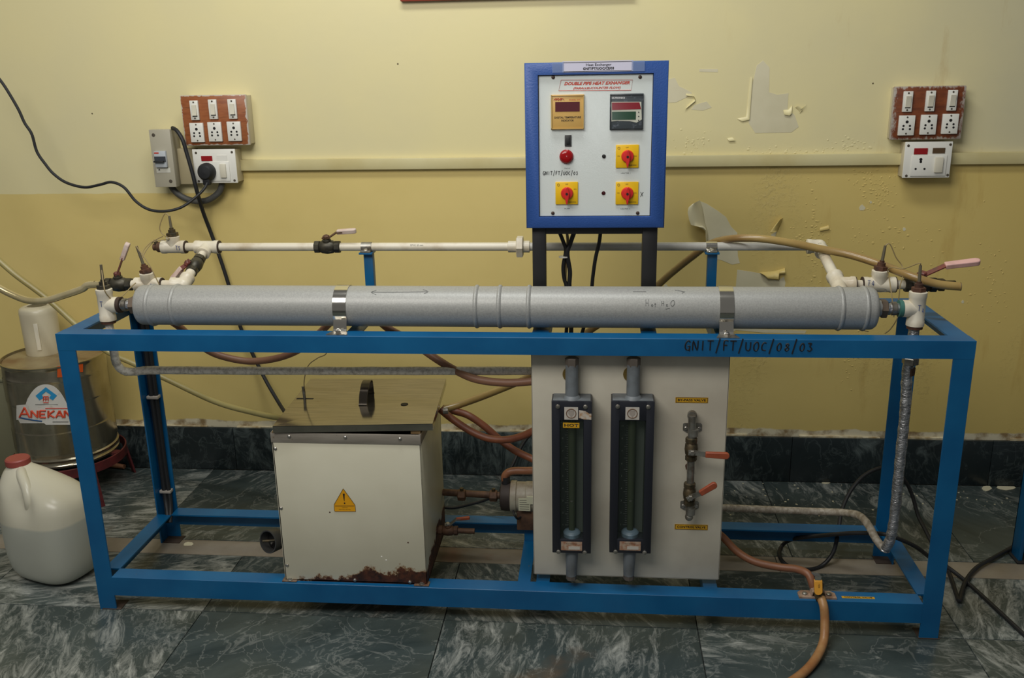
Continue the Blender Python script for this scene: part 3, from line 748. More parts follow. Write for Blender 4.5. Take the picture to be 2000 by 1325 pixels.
# right end of the run: elbow, sloping pipe, tee, valve
tR = Vector((P(1638, 556, .2).x, .2, P(1638, 556, .2).z)); eR = Vector((xe, YR, zR)); dR = (tR-eR).normalized()
elbow(eR, (-1, 0, 0), dR, .0165, .03, pvc, RP)
MB().cyl(eR+dR*.02, tR, rp*1.15, None, 20).build('sloping_pipe', pvc, RP)
elbow(tR, -dR, (1, 0, 0), .0175, .036, pvc, RP)
MB().cyl(tR, tR+Vector((-.01, -.09, -.035)), .017, None, 20).build('shell_inlet', pvc, RP)
YQ, ZQ = tR.y, tR.z
xq = P(1716, 557, YQ).x; xw = P(1797, 560, YQ).x
MB().cyl((tR.x, YQ, ZQ), (xw-.02, YQ, ZQ), rp, None, 20).build('pipe', pvc, RP)
tee((xq, YQ, ZQ), (1, 0, 0), (0, -.05, 1), .017, .036, .034, pvc, RP)
for x_ in (tR.x+.036, xq-.036, xq+.036): MB().lathe((x_-.001, YQ, ZQ), (1, 0, 0), [(0, .018), (.0022, .018)], 24).build('glue_ring', glue, RP)
penmark('T4', (xq-.03, YQ-.018, ZQ+.002), .012, RP)
ov = MB(); c_ = Vector((xq+.0, YQ-.0185, ZQ-.009))
ov.tube([c_+Vector((.013*cos(a), 0, .0042*sin(a))) for a in [i*pi/8 for i in range(17)]], .0004, 4, 0); ov.build('moulded_mark', inkgrey, RP)
ov = MB(); c_ = eR+Vector((.004, -.017, .006)); ov.tube([c_+Vector((.012*cos(a), 0, .004*sin(a)-.3*.012*cos(a))) for a in [i*pi/8 for i in range(17)]], .0004, 4, 0); ov.build('moulded_mark', inkgrey, RP)
p4 = sensor((xq, YQ-.002, ZQ+.034), (.1, 0, 1), RP, rust, .034)
valve((xw, YQ, ZQ), (1, 0, 0), (0, -.3, 1), (1, 0, .08), 'ball valve with a long pink grip at the right end of the frame', gm=pinkh, lm=redlever, hl=.078, rise=.42, arm=.042, gw=.009, s=1.05)
hexnut((xw+.045, YQ, ZQ), (1, 0, 0), .015, .014, brass, RP, 'outlet_nut')
MB().cyl((xw+.03, YQ, ZQ), (xw+.075, YQ, ZQ), .010, None, 14).build('outlet_tail', brass, RP)
for (x_, m_, lb_) in ((P(717, 490, YR).x, galv, 'dull'), (P(1389, 490, YR).x, chrome, 'shiny')):
    g = thing('pipe_clip', (x_, YR, zR-rp), lb_+' metal clip fixing the rear pipe to the '+('left' if lb_ == 'dull' else 'right')+' blue post', 'clamp')
    mb = MB().lathe((x_-.0135, YR, zR), (1, 0, 0), [(0, rp+.0003), (.0003, rp+.0015), (.0265, rp+.0015), (.027, rp+.0003)], 28); mb.box(x_-.0125, x_+.0125, YR-.02, YR+.008, zR-rp-.002, zR-rp+.004, .001)
    mb.build('band', m_, g); MB().lathe((x_, YR-.014, zR-rp+.003), (0, -.5, 1), [(0, .0055), (.003, .0055), (.004, .004)], 8).build('screw', steel, g)

# ---- tees at the two ends of the cylinder
def endtee(side):
    x_ = P(208, 601, YC).x if side < 0 else P(1790, 605, YC).x
    g = thing('end_tee', (x_, YC, ZC-.04), ('cream plastic tee with a probe at the left end of the grey cylinder' if side < 0 else 'cream plastic tee with a probe at the right end of the grey cylinder'), 'pipe fitting')
    tee((x_, YC, ZC), (0, 0, 1), (-side, 0, 0), .0175, .038, .03, pvc, g)
    xe_ = xl-.01 if side < 0 else xr+.01
    xb = x_-side*.03
    MB().tube([(xb, YC, ZC), (xe_, YC, ZC)], .0115, 16, 0).build('foil_nipple', foilb, g)
    hexnut((xe_+side*.006, YC, ZC), (1, 0, 0), .021, .014, mat('grey_brown_nut', rgb(104, 90, 76), .5, .4), g, 'lock_nut')
    MB().lathe((xe_+side*.022, YC, ZC), (side, 0, 0), [(0, .0135), (.001, .0150), (.010, .0150), (.011, .0135)], 18).build('collar', galv, g)
    MB().lathe((xb, YC, ZC), (-side, 0, 0), [(0, .0185), (.008, .0185)], 24).build('glue_ring', mat('green_tape', rgb(58, 108, 98), .6) if side > 0 else glue, g)
    MB().lathe((x_, YC, ZC-.044), (0, 0, 1), [(0, .0165), (.006, .0165)], 20).build('thread_ring', rust, g)
    tp = sensor((x_, YC, ZC+.038), (.03*-side, 0, 1), g, rust if side > 0 else darkvalve, .035)
    strokes('T2' if side > 0 else 'T', (x_-.004, YC-.0185, ZC), .008, .012, .0006, bluepen, g, name='pen_mark')
    return g, x_, tp
gl, xTL, tpl = endtee(-1); gr, xTR, tpr = endtee(1)

# ---- foil wrapped pipes
lp = thing('foil_wrapped_pipe', (xTL, YC, .6), 'grimy foil-wrapped pipe from the left tee, running level across the yellow wall', 'pipe')
pts = [(xTL, YC, ZC-.04), (xTL+.001, YC, .68), (xTL+.002, YC, .645), (xTL+.004, YC+.002, .612), (xTL+.016, YC+.008, .592), (xTL+.04, .1, .588), (xTL+.09, .1, .592), (.4, .1, .5935), (.7, .1, .5965), (1.03, .1, .6005), (1.12, .1, .6005)]
MB().tube(pts, .0098, 14, 10, wob=.05).build('foil_wrap', foil, lp)
hexnut((xTL, YC, .663), (0, 0, 1), .015, .012, rustbrown, lp, 'coupling')
rpip = thing('foil_wrapped_pipe', (xTR, YC, .2), 'silver foil-wrapped pipe dropping from the right tee and bending back at the floor', 'pipe')
q = [(xTR, YC, ZC-.04), (xTR-.001, YC, .69), P(1772, 730, YC), P(1768, 800, YC), P(1758, 900, YC), P(1748, 1000, YC+.004), P(1740, 1050, YC+.008), P(1728, 1074, .105), P(1712, 1055, .125), P(1695, 1025, .165), P(1678, 1008, .215), P(1650, 1002, .255), P(1600, 1000, .28), P(1500, 996, .29), P(1400, 992, .29)]
MB().tube(q[:8], .0115, 14, 12, wob=.07).build('foil_wrap', foilb, rpip)
MB().tube(q[7:], .0095, 14, 10, wob=.05).build('foil_wrap', foil_low, rpip)
hexnut(P(1778, 705, YC), (0, 0, 1), .0175, .016, galv, rpip, 'coupling'); MB().cyl(P(1777, 718, YC), P(1775, 732, YC), .012, None, 14).build('coupling_sleeve', rustbrown, rpip)

# ---- thin probe wires
wirem = mat('thin_probe_wire', rgb(150, 132, 92), .5)
def wire(pts, label, r=.0013, name='probe_wire', m=wirem, cat='wire'):
    o = MB().tube(pts, r, 6, 8).build(name, m); return tag(o, label, cat)
wire([p1, p1+V(-.01, 0, .006), P(315, 432, YR), P(312, 447, YR), P(318, 458, YR), P(330, 466, YR-.02), (P(318, 469, YR-.02)), P(300, 473, .32), P(285, 490, .3), P(277, 510, .28), P(277, 530, .25), P(281, 548, .225)], 'thin wire looping from the uppermost left probe down to the lower tee')
wire([p2, P(276, 500, .23), P(281, 488, .26), P(292, 476, .3), P(305, 468, .33), P(318, 462, YR-.02)], 'thin wire rising from the lower left probe to the upper tee')
wire([p2+V(.0, -.002, 0), P(290, 515, YL-.02), P(303, 540, YL-.02), P(311, 556, YL-.02)], 'thin wire hanging down beside the lower left probe')
wire([tpl, tpl+V(.002, -.004, -.02), P(203, 560, YC-.02), P(207, 573, YC-.02), P(220, 585, YC), P(237, 580, YC+.03), P(255, 562, .15), P(265, 553, .17)], 'thin wire curving from the left end tee probe to the left inlet')
wire([p4, p4+V(.01, 0, .003), P(1750, 503, YQ), P(1762, 520, YQ), P(1764, 538, YQ-.02), P(1758, 560, YQ-.03), P(1754, 600, YQ-.03), P(1752, 622, .15), P(1740, 642, .15), P(1728, 652, .15)], 'thin wire arching from the right tee probe down behind the cylinder end')
wire([tpr, tpr+V(-.004, 0, .004), P(1765, 525, .12), P(1745, 523, .15), P(1734, 527, .18), P(1737, 545, YQ-.022), P(1742, 580, .15), P(1746, 620, .14)], 'thin wire from the right end tee probe to the tee beside it')
wire([P(596, 768, .2), P(594, 745, .2), P(602, 715, .19), P(620, 700, .17), P(638, 689, .15), P(634, 655, .15), P(628, 645, .15)], 'thin wire rising from the probe in the tank lid')
wire([P(1696, 648, .15), P(1685, 645, .16), P(1672, 640, .17)], 'short thin wire under the right end of the grey cylinder')

# ================================================================== CONTROL BOX + STAND
ST = thing('box_stand', (1.21, .19, H), 'black steel stand with two uprights under the blue control box', 'stand')
YS = .17
xa1, xb1 = P(1040, 500, YS).x, P(1066, 500, YS).x; xa2, xb2 = P(1254, 500, YS).x, P(1283, 500, YS).x
for a, b in ((xa1, xb1), (xa2, xb2)): MB().box(a, b, YS, YS+.03, H-.005, .92, .001).build('upright', black, ST)
MB().box(xb1, xa2, YS, YS+.03, .905, .92, .0005).build('top_bar', black, ST)
YB = .15
b0 = P(1028, 447, YB); b1 = P(1301, 118, YB)
x0, x1, z0, z1 = b0.x, b1.x, .9215, b1.z
x1 = P(1300, 447, YB).x*.5+P(1304, 120, YB).x*.5
CB = thing('control_box', ((x0+x1)/2, YB, z0), 'blue steel control box with a white switch panel, standing above the frame', 'control box')
pin0 = P(1053, 424, YB); pin1 = P(1277, 143, YB); ix0, ix1, iz0, iz1 = pin0.x, pin1.x, pin0.z, pin1.z
dp = .16
def rring(o_, i_, f_, y):    # rectangle between outer (f=0) and inner (f=1) at depth y
    a_ = [o_[k]+(i_[k]-o_[k])*f_ for k in range(4)]
    return [(a_[0], y, a_[2]), (a_[1], y, a_[2]), (a_[1], y, a_[3]), (a_[0], y, a_[3])]
ou, inn_ = (x0, x1, z0, z1), (ix0, ix1, iz0, iz1)
rings = [rring(ou, inn_, 0, YB+dp), rring(ou, inn_, 0, YB+.004), rring(ou, inn_, .04, YB+.0012), rring(ou, inn_, .12, YB), rring(ou, inn_, .985, YB), rring(ou, inn_, 1, YB+.0006), rring(ou, inn_, 1, YB+.03)]
vs = [p for r in rings for p in r]; fs = [tuple(3-k for k in range(4))]
for i in range(len(rings)-1):
    for k in range(4): fs.append((i*4+k, i*4+(k+1) % 4, i*4+4+(k+1) % 4, i*4+4+k))
MB().add(vs, fs).build('housing', boxblue, CB, 50)
YP = YB+.006
PF = MB().box(ix0+.0015, ix1-.0015, YP, YP+.003, iz0+.0015, iz1-.0015).build('switch_panel', panelwhite, CB)
MB().box(ix0, ix1, YP+.002, YP+.0035, iz0, iz1).build('panel_gasket', black, CB)
def c6(x, y, off=0): return P(1010+x/3.581, 100+y/3.581, YP-off)
k6 = mpp(c6(500, 600))/3.581     # metres per crop px
for (a, b) in ((252, 183), (860, 181), (250, 1134), (843, 1133)):
    MB().lathe(c6(a, b), (0, -1, 0), [(0, 13*k6), (.0012, 12*k6), (.002, 8*k6)], 16).build('screw', mat('dark_screw', rgb(72, 56, 48), .5, .4), CB)
for (a, b, m_, nm) in ((607, 736, dark, 'panel_hole'), (604, 993, mat('dark_red_led', rgb(62, 18, 20), .2), 'indicator_led')):
    MB().lathe(c6(a, b), (0, -1, 0), [(0, 14*k6), (.001, 14*k6), (.0015, 10*k6)], 16).build(nm, m_, CB)
# title box
ti = [c6(308, 203, .0004), c6(808, 202, .0004), c6(797, 273, .0004), c6(290, 276, .0004)]
mb = MB(); mb.tube(ti+[ti[0]], .0005, 4, 0); mb.build('title_frame', redink, PF)
text('DOUBLE PIPE HEAT EXHANGER', c6(556, 225, .0004), .0088, redink, PF, width=450*k6, shear=.35, bold=.00035)
text('(PARALLEL/COUNTER FLOW)', c6(556, 258, .0004), .0062, redink, PF, width=325*k6, shear=.35, bold=.0002)
def rect6(x0_, y0_, x1_, y1_, yo, th, m_, name, parent, bev=0):
    c = c6((x0_+x1_)/2, (y0_+y1_)/2); wd = (x1_-x0_)*k6; ht = (y1_-y0_)*k6
    return MB().box(c.x-wd/2, c.x+wd/2, YP-yo-th, YP-yo, c.z-ht/2, c.z+ht/2, bev).build(name, m_, parent)
ind = rect6(238, 308, 468, 545, 0, .006, tan, 'temperature_indicator', CB, .001)
mb = MB()
for (a, b, c, d) in ((238, 308, 468, 314), (238, 538, 468, 545), (238, 308, 244, 545), (462, 308, 468, 545)):
    q0 = c6(a, d); q1 = c6(c, b); mb.box(q0.x, q1.x, YP-.008, YP-.005, q0.z, q1.z)
mb.build('bezel', mat('tan_bezel', rgb(188, 160, 100), .4), ind)
rect6(268, 355, 437, 420, .006, .0008, reddisp, 'display', ind)
text('DIGITAL TEMPERATURE', c6(353, 464, .0066), .0055, ink, ind, width=184*k6, bold=.0001)
text('INDICATOR', c6(352, 486, .0066), .0055, ink, ind, width=86*k6, bold=.0001)
mb = MB()
sc = [(255, 342), (275, 330), (268, 345), (290, 328), (284, 344), (300, 335), (310, 328), (302, 345), (318, 332), (330, 342)]
mb.tube([c6(a, b, .0066) for a, b in sc], .0005, 5, 4); mb.build('script_logo', redink, ind)
text('MODEL DTI', c6(402, 341, .0066), .0038, redink, ind, width=76*k6)
ctl = rect6(650, 302, 880, 545, 0, .006, greyface, 'temperature_controller', CB, .001)
mb = MB()
for (a, b, c, d) in ((650, 302, 880, 308), (650, 539, 880, 545), (650, 302, 656, 545), (874, 302, 880, 545)):
    q0 = c6(a, d); q1 = c6(c, b); mb.box(q0.x, q1.x, YP-.008, YP-.005, q0.z, q1.z)
mb.build('bezel', rubber, ctl)
pl = [c6(660, 354, .0061), c6(868, 354, .0061), c6(872, 478, .0061), (c6(835, 500, .0061)), c6(790, 490, .0061), c6(700, 487, .0061), c6(660, 492, .0061)]
MB().prism(pl, (0, -.0005, 0)).build('overlay', mat('overlay_white', rgb(196, 196, 180), .3), ctl)
MB().prism([c6(663, 360, .0066), c6(855, 358, .0066), c6(867, 405, .0066), c6(663, 412, .0066)], (0, -.0006, 0)).build('display', reddisp2, ctl)
rect6(664, 423, 828, 478, .0066, .0006, greendisp, 'display', ctl)
text('NUTRONICS', c6(708, 328, .0066), .0046, whiteink, ctl, width=90*k6, bold=.00015)
mb = MB()
for yy in (427, 456, 484): mb.lathe(c6(850, yy, .0066), (0, -1, 0), [(0, 4*k6), (.0006, 4*k6)], 10)
mb.build('marks', ink, ctl)
rk = rect6(333, 588, 380, 665, 0, .003, mat('charcoal_switch', rgb(58, 58, 58), .4), 'mains_rocker', CB, .0008)
rect6(345, 602, 368, 650, .003, .002, rubber, 'rocker', rk, .0006)
c = c6(345, 737); r_ = 48*k6
lampb = MB().lathe(c, (0, -1, 0), [(0, r_*1.02), (.004, r_*1.02), (.005, r_*.93), (.007, r_*.9), (.0085, r_*.8), (.0095, r_*.5), (.0098, .0005)], 32).build('pilot_lamp', redlamp, CB)
text('MAINS', c6(350, 820, .0004), .0032, inkgrey, PF, width=38*k6)
text('HEATER 1', c6(760, 854, .0004), .0034, inkgrey, PF, width=66*k6)
text('PUMP', c6(350, 1103, .0004), .0034, inkgrey, PF, width=38*k6)
text('HEATER 2', c6(757, 1104, .0004), .0034, inkgrey, PF, width=66*k6)
g = c6(180, 866, .0003); strokes('GNIT/FT/UOC/03', None, 18*k6, .0078, .0006, ink, PF, lambda a, b: g+Vector((a, 0, b)))
g2 = c6(860, 1015, .0003); strokes('X', None, 30*k6, .0095, .00055, ink, PF, lambda a, b: g2+Vector((a, 0, b)))
for (cx_, cy_, lbl, on) in ((770, 735, 'yellow selector switch above the HEATER 1 caption', 1), (347, 993, 'yellow selector switch above the PUMP caption', 0), (768, 993, 'yellow selector switch above the HEATER 2 caption', 1)):
    pl = rect6(cx_-80, cy_-80, cx_+80, cy_+80, 0, .0035, yellow, 'selector_switch', CB, .0012); lab(pl, lbl)
    c = c6(cx_+2, cy_); 
    kn = MB().lathe(c+V(0, -.0035, 0), (0, -1, 0), [(0, 44*k6), (.004, 43*k6), (.006, 38*k6), (.0065, .001)], 28).build('knob', redp, pl)
    # pointer handle
    mb = MB(); b_ = c+V(0, -.009, 0)
    o_ = [b_+V(s_*k6, 0, z_*k6) for s_, z_ in ((-6, 46), (6, 46), (17, 5), (14, -30), (3, -76), (-3, -76), (-14, -30), (-17, 5))]
    mb.prism(o_, (0, -.009, 0)); pt = mb.build('pointer', redp, pl); mo = pt.modifiers.new('soft', 'BEVEL'); mo.width = .0012; mo.segments = 2
    MB().lathe(c+V(0, -.018, 0), (0, -1, 0), [(0, 9*k6), (.0006, 9*k6)], 12).build('pointer_screw', dark, pl)
    f_ = .0038
    text('OFF', c6(cx_, cy_-61, f_), .0036, ink, pl); text('ON', c6(cx_+58, cy_+(0 if on else -27), f_), .0036, ink, pl)
    if on: text('ON', c6(cx_-60, cy_, f_), .0036, ink, pl)
    text('SALZER SWITCH', c6(cx_+38, cy_+63, f_), .0022, ink, pl, width=52*k6, bold=.0001)
    mb = MB(); cc = c6(cx_-58, cy_-57, f_); mb.tube([cc+V(8*k6*cos(a), 0, 8*k6*sin(a)) for a in [i*pi/6 for i in range(13)]], .0003, 4, 0); mb.build('emblem', ink, pl)
# paper label across the top
lp_ = MB()
a = c6(318, 150); b = c6(812, 63)
LBL = MB().box(a.x, b.x, YB-.0012, YB-.0002, P(1150, 140.5, YB).z, P(1150, 119, YB).z).build('paper_label', paper, CB)
text('Heat Exchanger', (P(1169, 126.5, YB).x, YB-.0014, P(1169, 126.5, YB).z), .0072, ink, LBL, width=.054, bold=.0001)
text('GNIT/FT/UOC/CE/03', (P(1169, 133.5, YB).x, YB-.0014, P(1169, 134, YB).z), .0068, ink, LBL, width=.066, bold=.0003)
mb = MB()
for yy in (121.2, 138.8): mb.box(a.x+.002, b.x-.002, YB-.0015, YB-.0012, P(1169, yy, YB).z-.0005, P(1169, yy, YB).z+.0005)
mb.build('ruled_lines', ink, LBL)
tapem = mat('clear_tape', rgb(150, 170, 210), .08, Alpha=.3)
for ta, tb in ((1078, 1101), (1236, 1262)): MB().box(P(ta, 0, YB).x, P(tb, 0, YB).x, YB-.0022, YB-.0016, P(1150, 141, YB).z, P(1150, 120, YB).z).build('clear_tape', tapem, LBL)
MB().box(P(1130, 0, YB).x, P(1232, 0, YB).x, YB-.001, YB+.03, z1, z1+.0008).build('folded_tape', paper, LBL)

# cables under the control box
def cable(pts, r, label, m=rubber, name='power_cable', cat='cable', seg=10, sub=8, group=None):
    return tag(MB().tube(pts, r, seg, sub).build(name, m), label, cat, group)
yk = .24
cable([P(1092, 452, yk), P(1100, 472, yk), P(1105, 490, yk), P(1100, 520, yk), P(1102, 545, yk), P(1110, 575, yk), P(1106, 650, yk+.02), P(1100, 720, yk+.02)], .0046, 'left black cable of the tied bundle below the control box')
cable([P(1122, 452, yk), P(1114, 475, yk), P(1108, 495, yk-.004), P(1113, 530, yk), P(1112, 560, yk), P(1116, 600, yk), P(1114, 720, yk+.02)], .0055, 'thicker right black cable of the tied bundle below the control box')
cable([P(1107, 452, yk+.02), P(1109, 475, yk+.012), P(1107, 500, yk+.008), P(1104, 540, yk+.01), P(1106, 600, yk+.02)], .0035, 'brown wire between the two bundled black cables', wirem)
tag(MB().lathe(P(1101, 503, yk-.002), (0, 0, 1), [(0, .0115), (.002, .0118), (.003, .0115)], 16).build('cable_tie', cream), 'small white tie around the black cable bundle under the control box', 'cable tie')
cable([P(1173, 452, .26), P(1170, 475, .26), P(1163, 505, .26), P(1158, 540, .27), P(1155, 570, .28), P(1148, 610, .3), P(1140, 640, .32), P(1133, 665, .33), P(1120, 720, .34)], .0046, 'single black cable hanging from the middle of the control box')

# ================================================================== INSTRUMENT BOARD
YI = .047
ib = thing('instrument_board', (1.29, YI, .11), 'upright white sheet-steel board on the right half of the frame, holding two flow meters', 'panel')
q0 = P(1040, 1122, YI); q1 = P(1410, 1130, YI)
BX0, BX1, BZ0, BZ1 = 1.0745, P(1415, 900, YI).x+.001, .1075, .672
mb = MB().box(BX0, BX1, YI, YI+.002, BZ0, BZ1, .0006)
mb.box(BX0, BX0+.0015, YI, YI+.02, BZ0, BZ1); mb.box(BX1-.0015, BX1, YI, YI+.02, BZ0, BZ1); mb.box(BX0, BX1, YI, YI+.02, BZ0, BZ0+.0015)
mb.build('sheet', boardwhite, ib)
cbp = P(1351, 782, YI); label_plate((cbp.x, YI, cbp.z), 63*mpp(cbp), 11.5*mpp(cbp), 'BY-PASS VALVE', ib, size=.0075)
cbp = P(1350, 1030, YI); label_plate((cbp.x, YI, cbp.z), 64*mpp(cbp), 11.5*mpp(cbp), 'CONTROL VALVE', ib, size=.0075)
# rotameters
def rot(pxl, pxr, pxt, label, hot):
    YF = -.0015
    a = P(pxl, 789, YF); b = P(pxr, 789, YF); zt = a.z+.006; zb = P(pxl, 1080, YF).z
    xa, xb = P((pxl), 935, YF).x, P((pxr), 935, YF).x; xc = (xa+xb)/2; cxp = (pxl+pxr)/2
    g = thing('flow_meter', (xc, .02, zb-.05), label, 'flow meter', 'flow meters on the white board')
    cols = (.0118)
    wx0, wx1, wz0, wz1 = xa+.018, xb-.018, zb+.035, zt-.045
    mb = MB()
    mb.box(xa, wx0, YF, YI, zb, zt, .0012); mb.box(wx1, xb, YF, YI, zb, zt, .0012)
    mb.box(wx0-.001, wx1+.001, YF, YI, zb, wz0, .0012); mb.box(wx0-.001, wx1+.001, YF, YI, wz1, zt, .0012)
    mb.box(wx0-.001, wx1+.001, YI-.006, YI, zb, zt)
    mb.build('housing', rotbody, g)
    MB().box(xa+.003, xb-.003, YF+.004, YI, zt-.001, zt+.001).build('top_plate', rotgrey, g)
    # scale
    sx = wx0+.001; sc_ = MB().box(sx, xc-.004, .031, .033, wz0+.002, wz1-.002).build('scale_plate', slate, g)
    mk = MB(); n = 45
    for i in range(n):
        z_ = wz0+.02+(wz1-wz0-.045)*i/(n-1); l_ = .010 if i % 5 == 0 else .006
        mk.box(xc-.006-l_, xc-.006, .0306, .031, z_-.0003, z_+.0003)
    mk.build('scale_marks', mat('scale_print', rgb(150, 156, 150), .6), sc_)
    for i in range(0, 9):
        z_ = wz0+.02+(wz1-wz0-.045)*i/8; text(str(i+1) if i < 8 else '10', (xc-.021, .0305, z_), .006, mat('scale_print', rgb(150, 156, 150), .6), sc_, name='scale_number')
    text('LPM', (xc-.018, .0305, wz1-.010), .005, mat('scale_print', rgb(150, 156, 150), .6), sc_, name='scale_number')
    MB().box(xc+.010, wx1-.001, .031, .033, wz0+.002, wz1-.002).build('light_strip', mat('grey_green_strip', rgb(84, 92, 84), .5), g)
    MB().cyl((xc, .022, wz0-.004), (xc, .022, wz1+.01), .0075, .0095, 18).build('glass_tube', tubeglass, g)
    MB().lathe((xc, .020, wz0-.008), (0, 0, 1), [(0, .020), (.016, .020), (.020, .017), (.022, .011)], 28).build('lower_collar', mat('blue_grey_collar', rgb(96, 116, 128), .45), g)
    MB().lathe((xc, .020, wz0+.08), (0, 0, 1), [(0, .003), (.008, .0065), (.010, .0065)], 12).build('float', steel, g)
    MB().box(wx0-.002, wx1+.002, YF+.002, YF+.003, wz0-.002, wz1+.002).build('window_pane', glass_m, g)
    for (x_, z_) in ((xa+.014, zt-.012), (xb-.014, zt-.012), (xa+.014, zb+.003), (xb-.014, zb+.003)):
        MB().lathe((x_, YF, z_), (0, -1, 0), [(0, .005), (.002, .005), (.003, .0035)], 12).build('screw', galv, g)
    # pipes above and below
    xp = P(pxt, 735, .02).x
    mb = MB().cyl((xp, .02, zt), (xp, .02, P(pxt, 712, .02).z), .0148, .0142, 22); mb.lathe((xp, .02, zt), (0, 0, 1), [(0, .020), (.004, .018), (.008, .0148)], 22); mb.build('top_pipe', rotgrey, g)
    mb = MB().lathe((xp, .02, P(pxt, 714, .02).z), (0, 0, 1), [(0, .0152), (.016, .0152), (.018, .013)], 6, up=(0, 1, 0)); mb.build('top_plug', mat('brown_grey_plug', rgb(92, 84, 76), .6), g)
    MB().lathe((xp, .02, P(pxt, 735, .02).z), (0, 1, 0), [(0, .012), (.026, .012)], 18).build('rear_port', brass, g)
    MB().lathe((xp-.004, YI, P(pxt, 731, YI).z), (0, -1, 0), [(0, .0175), (.003, .0175)], 22).build('port_flange', mat('dull_brass', rgb(150, 126, 70), .4, .7), g)
    zq = P(pxt, 1132, .02).z
    MB().cyl((xc-.001, .02, zq+.012), (xc, .02, zb), .0125, .0152, 20).build('bottom_pipe', rotgrey, g)
    MB().lathe((xc-.001, .02, zq), (0, 0, 1), [(0, .010), (.002, .0125), (.013, .0125)], 8).build('bottom_plug', mat('brown_grey_plug', rgb(92, 84, 76), .6), g)
    # labels
    sh = MB().cbox((xc-.001, YF-.0003, zt-.028), .030, .0006, .029).build('crest_label', mat('dusty_label', rgb(192, 186, 176), .5), g)
    cc = Vector((xc-.001, YF-.0008, zt-.028)); mb = MB()
    mb.tube([cc+V(.0105*sin(a), 0, .0105*cos(a)) for a in [i*pi/10 for i in range(21)]], .0011, 5, 0); mb.build('crest_ring', mat('crest_brown', rgb(112, 86, 66), .6), sh)
    MB().prism([cc+V(-.006, 0, .007), cc+V(.006, 0, .007), cc+V(.0065, 0, -.001), cc+V(0, 0, -.009), cc+V(-.0065, 0, -.001)], (0, -.0002, 0)).build('crest_shield', mat('crest_tan', rgb(160, 150, 140), .5), sh)
    rt = MB().cbox((xc-.0, YF-.0004, zb+.0185), .048, .0008, .022).build('rating_plate', mat('rusty_plate', rgb(176, 156, 136), .5, c2=rgb(150, 100, 72), vscale=90), g)
    MB().cbox((xc+.006, YF-.001, zb+.014), .026, .0003, .008).build('plate_blank', mat('dusty_label', rgb(192, 186, 176), .5), rt)
    text('ROTAMETER', (xc, YF-.0010, zb+.0245), .0045, mat('crest_brown', rgb(112, 86, 66), .6), rt)
    if hot:
        label_plate((xc-.001, YF, zt-.056), .036, .012, 'HOT', g, size=.009, border=False)
        MB().prism([(xc+.016, YF-.0006, zt-.020), (xc+.030, YF-.0006, zt-.022), (xc+.0385, YF-.0006, zt-.028), (xb-.001, YF-.0006, zt-.028), (xb-.001, YF-.0006, zt-.042), (xc+.026, YF-.0006, zt-.041), (xc+.016, YF-.0006, zt-.038)], (0, .0005, 0)).build('torn_sticker', mat('torn_paper', rgb(196, 188, 176), .6, c2=rgb(170, 130, 90), vscale=120), g)
    return g
rot(1078, 1155, 1117, 'left of the two black flow meters, with a yellow HOT label and torn sticker', True)
rot(1192, 1275, 1237, 'right of the two black flow meters, without a HOT label', False)
# by-pass manifold
def c8(x, y, Y): return P(1280+x/4.14, 740+y/4.14, Y)
YM = .018
mf = thing('bypass_pipe', c8(285, 1000, YM), 'short upright steel pipe screwed to the white board, joining the two orange-handled valves', 'pipe')
MB().tube([c8(298, 300, YM), c8(275, 1120, YM)], .0085, 16, 0).build('pipe', galv, mf)
MB().tube([c8(296, 300, YI), c8(297, 292, .03), c8(298, 305, YM)], .0105, 14, 5).build('top_bend', galv, mf)
MB().sphere(c8(272, 1118, YM), .0095, 14).build('pipe_end', galv, mf)
MB().lathe(c8(262, 705, YI), (0, -1, 0), [(0, .006), (.012, .006)], 10).build('back_port', rust, mf)
for (a, b) in ((299, 395), (276, 1023)):
    pl = MB(); c = c8(a, b, YI)
    pl.prism([c+V(-.021, -.002, .009), c+V(-.018, -.002, .011), c+V(.018, -.002, .011), c+V(.021, -.002, .008), c+V(.021, -.002, -.006), c+V(.012, -.002, -.012), c+V(-.012, -.002, -.012), c+V(-.021, -.002, -.006)], (0, .002, 0))
    pl.lathe(Vector((c.x, YM, c.z-.008)), (0, 0, 1), [(0, .0102), (.016, .0102)], 18)
    br = pl.build('saddle', galv, mf)
    for s_ in (-1, 1): MB().lathe(c+V(s_*.0145, -.002, -.001), (0, -1, 0), [(0, .0045), (.002, .0045), (.003, .003)], 10).build('screw', steel, br)
for (a, b) in ((293, 500), (278, 868)): hexnut(c8(a, b, YM), (0, 0, 1), .0125, .012, rustbrown, mf, 'coupling')
def lever_valve(a, b, hdir, label, hl, arm):
    c = c8(a, b, YM); return valve(c, (-.02, 0, 1), (0, -1, 0), hdir, label, bm_=brass, gm=orangeh, lm=galv, s=.82, hl=hl, rise=.2, arm=arm, gw=.0088, group='orange-handled valves on the white board')
vb = lever_valve(290, 568, (1, 0, -.03), 'upper orange-handled valve on the white board, lever level', .070, .034)
vc = lever_valve(276, 930, (.72, 0, .52), 'lower orange-handled valve on the white board, lever slanting upward', .058, .030)

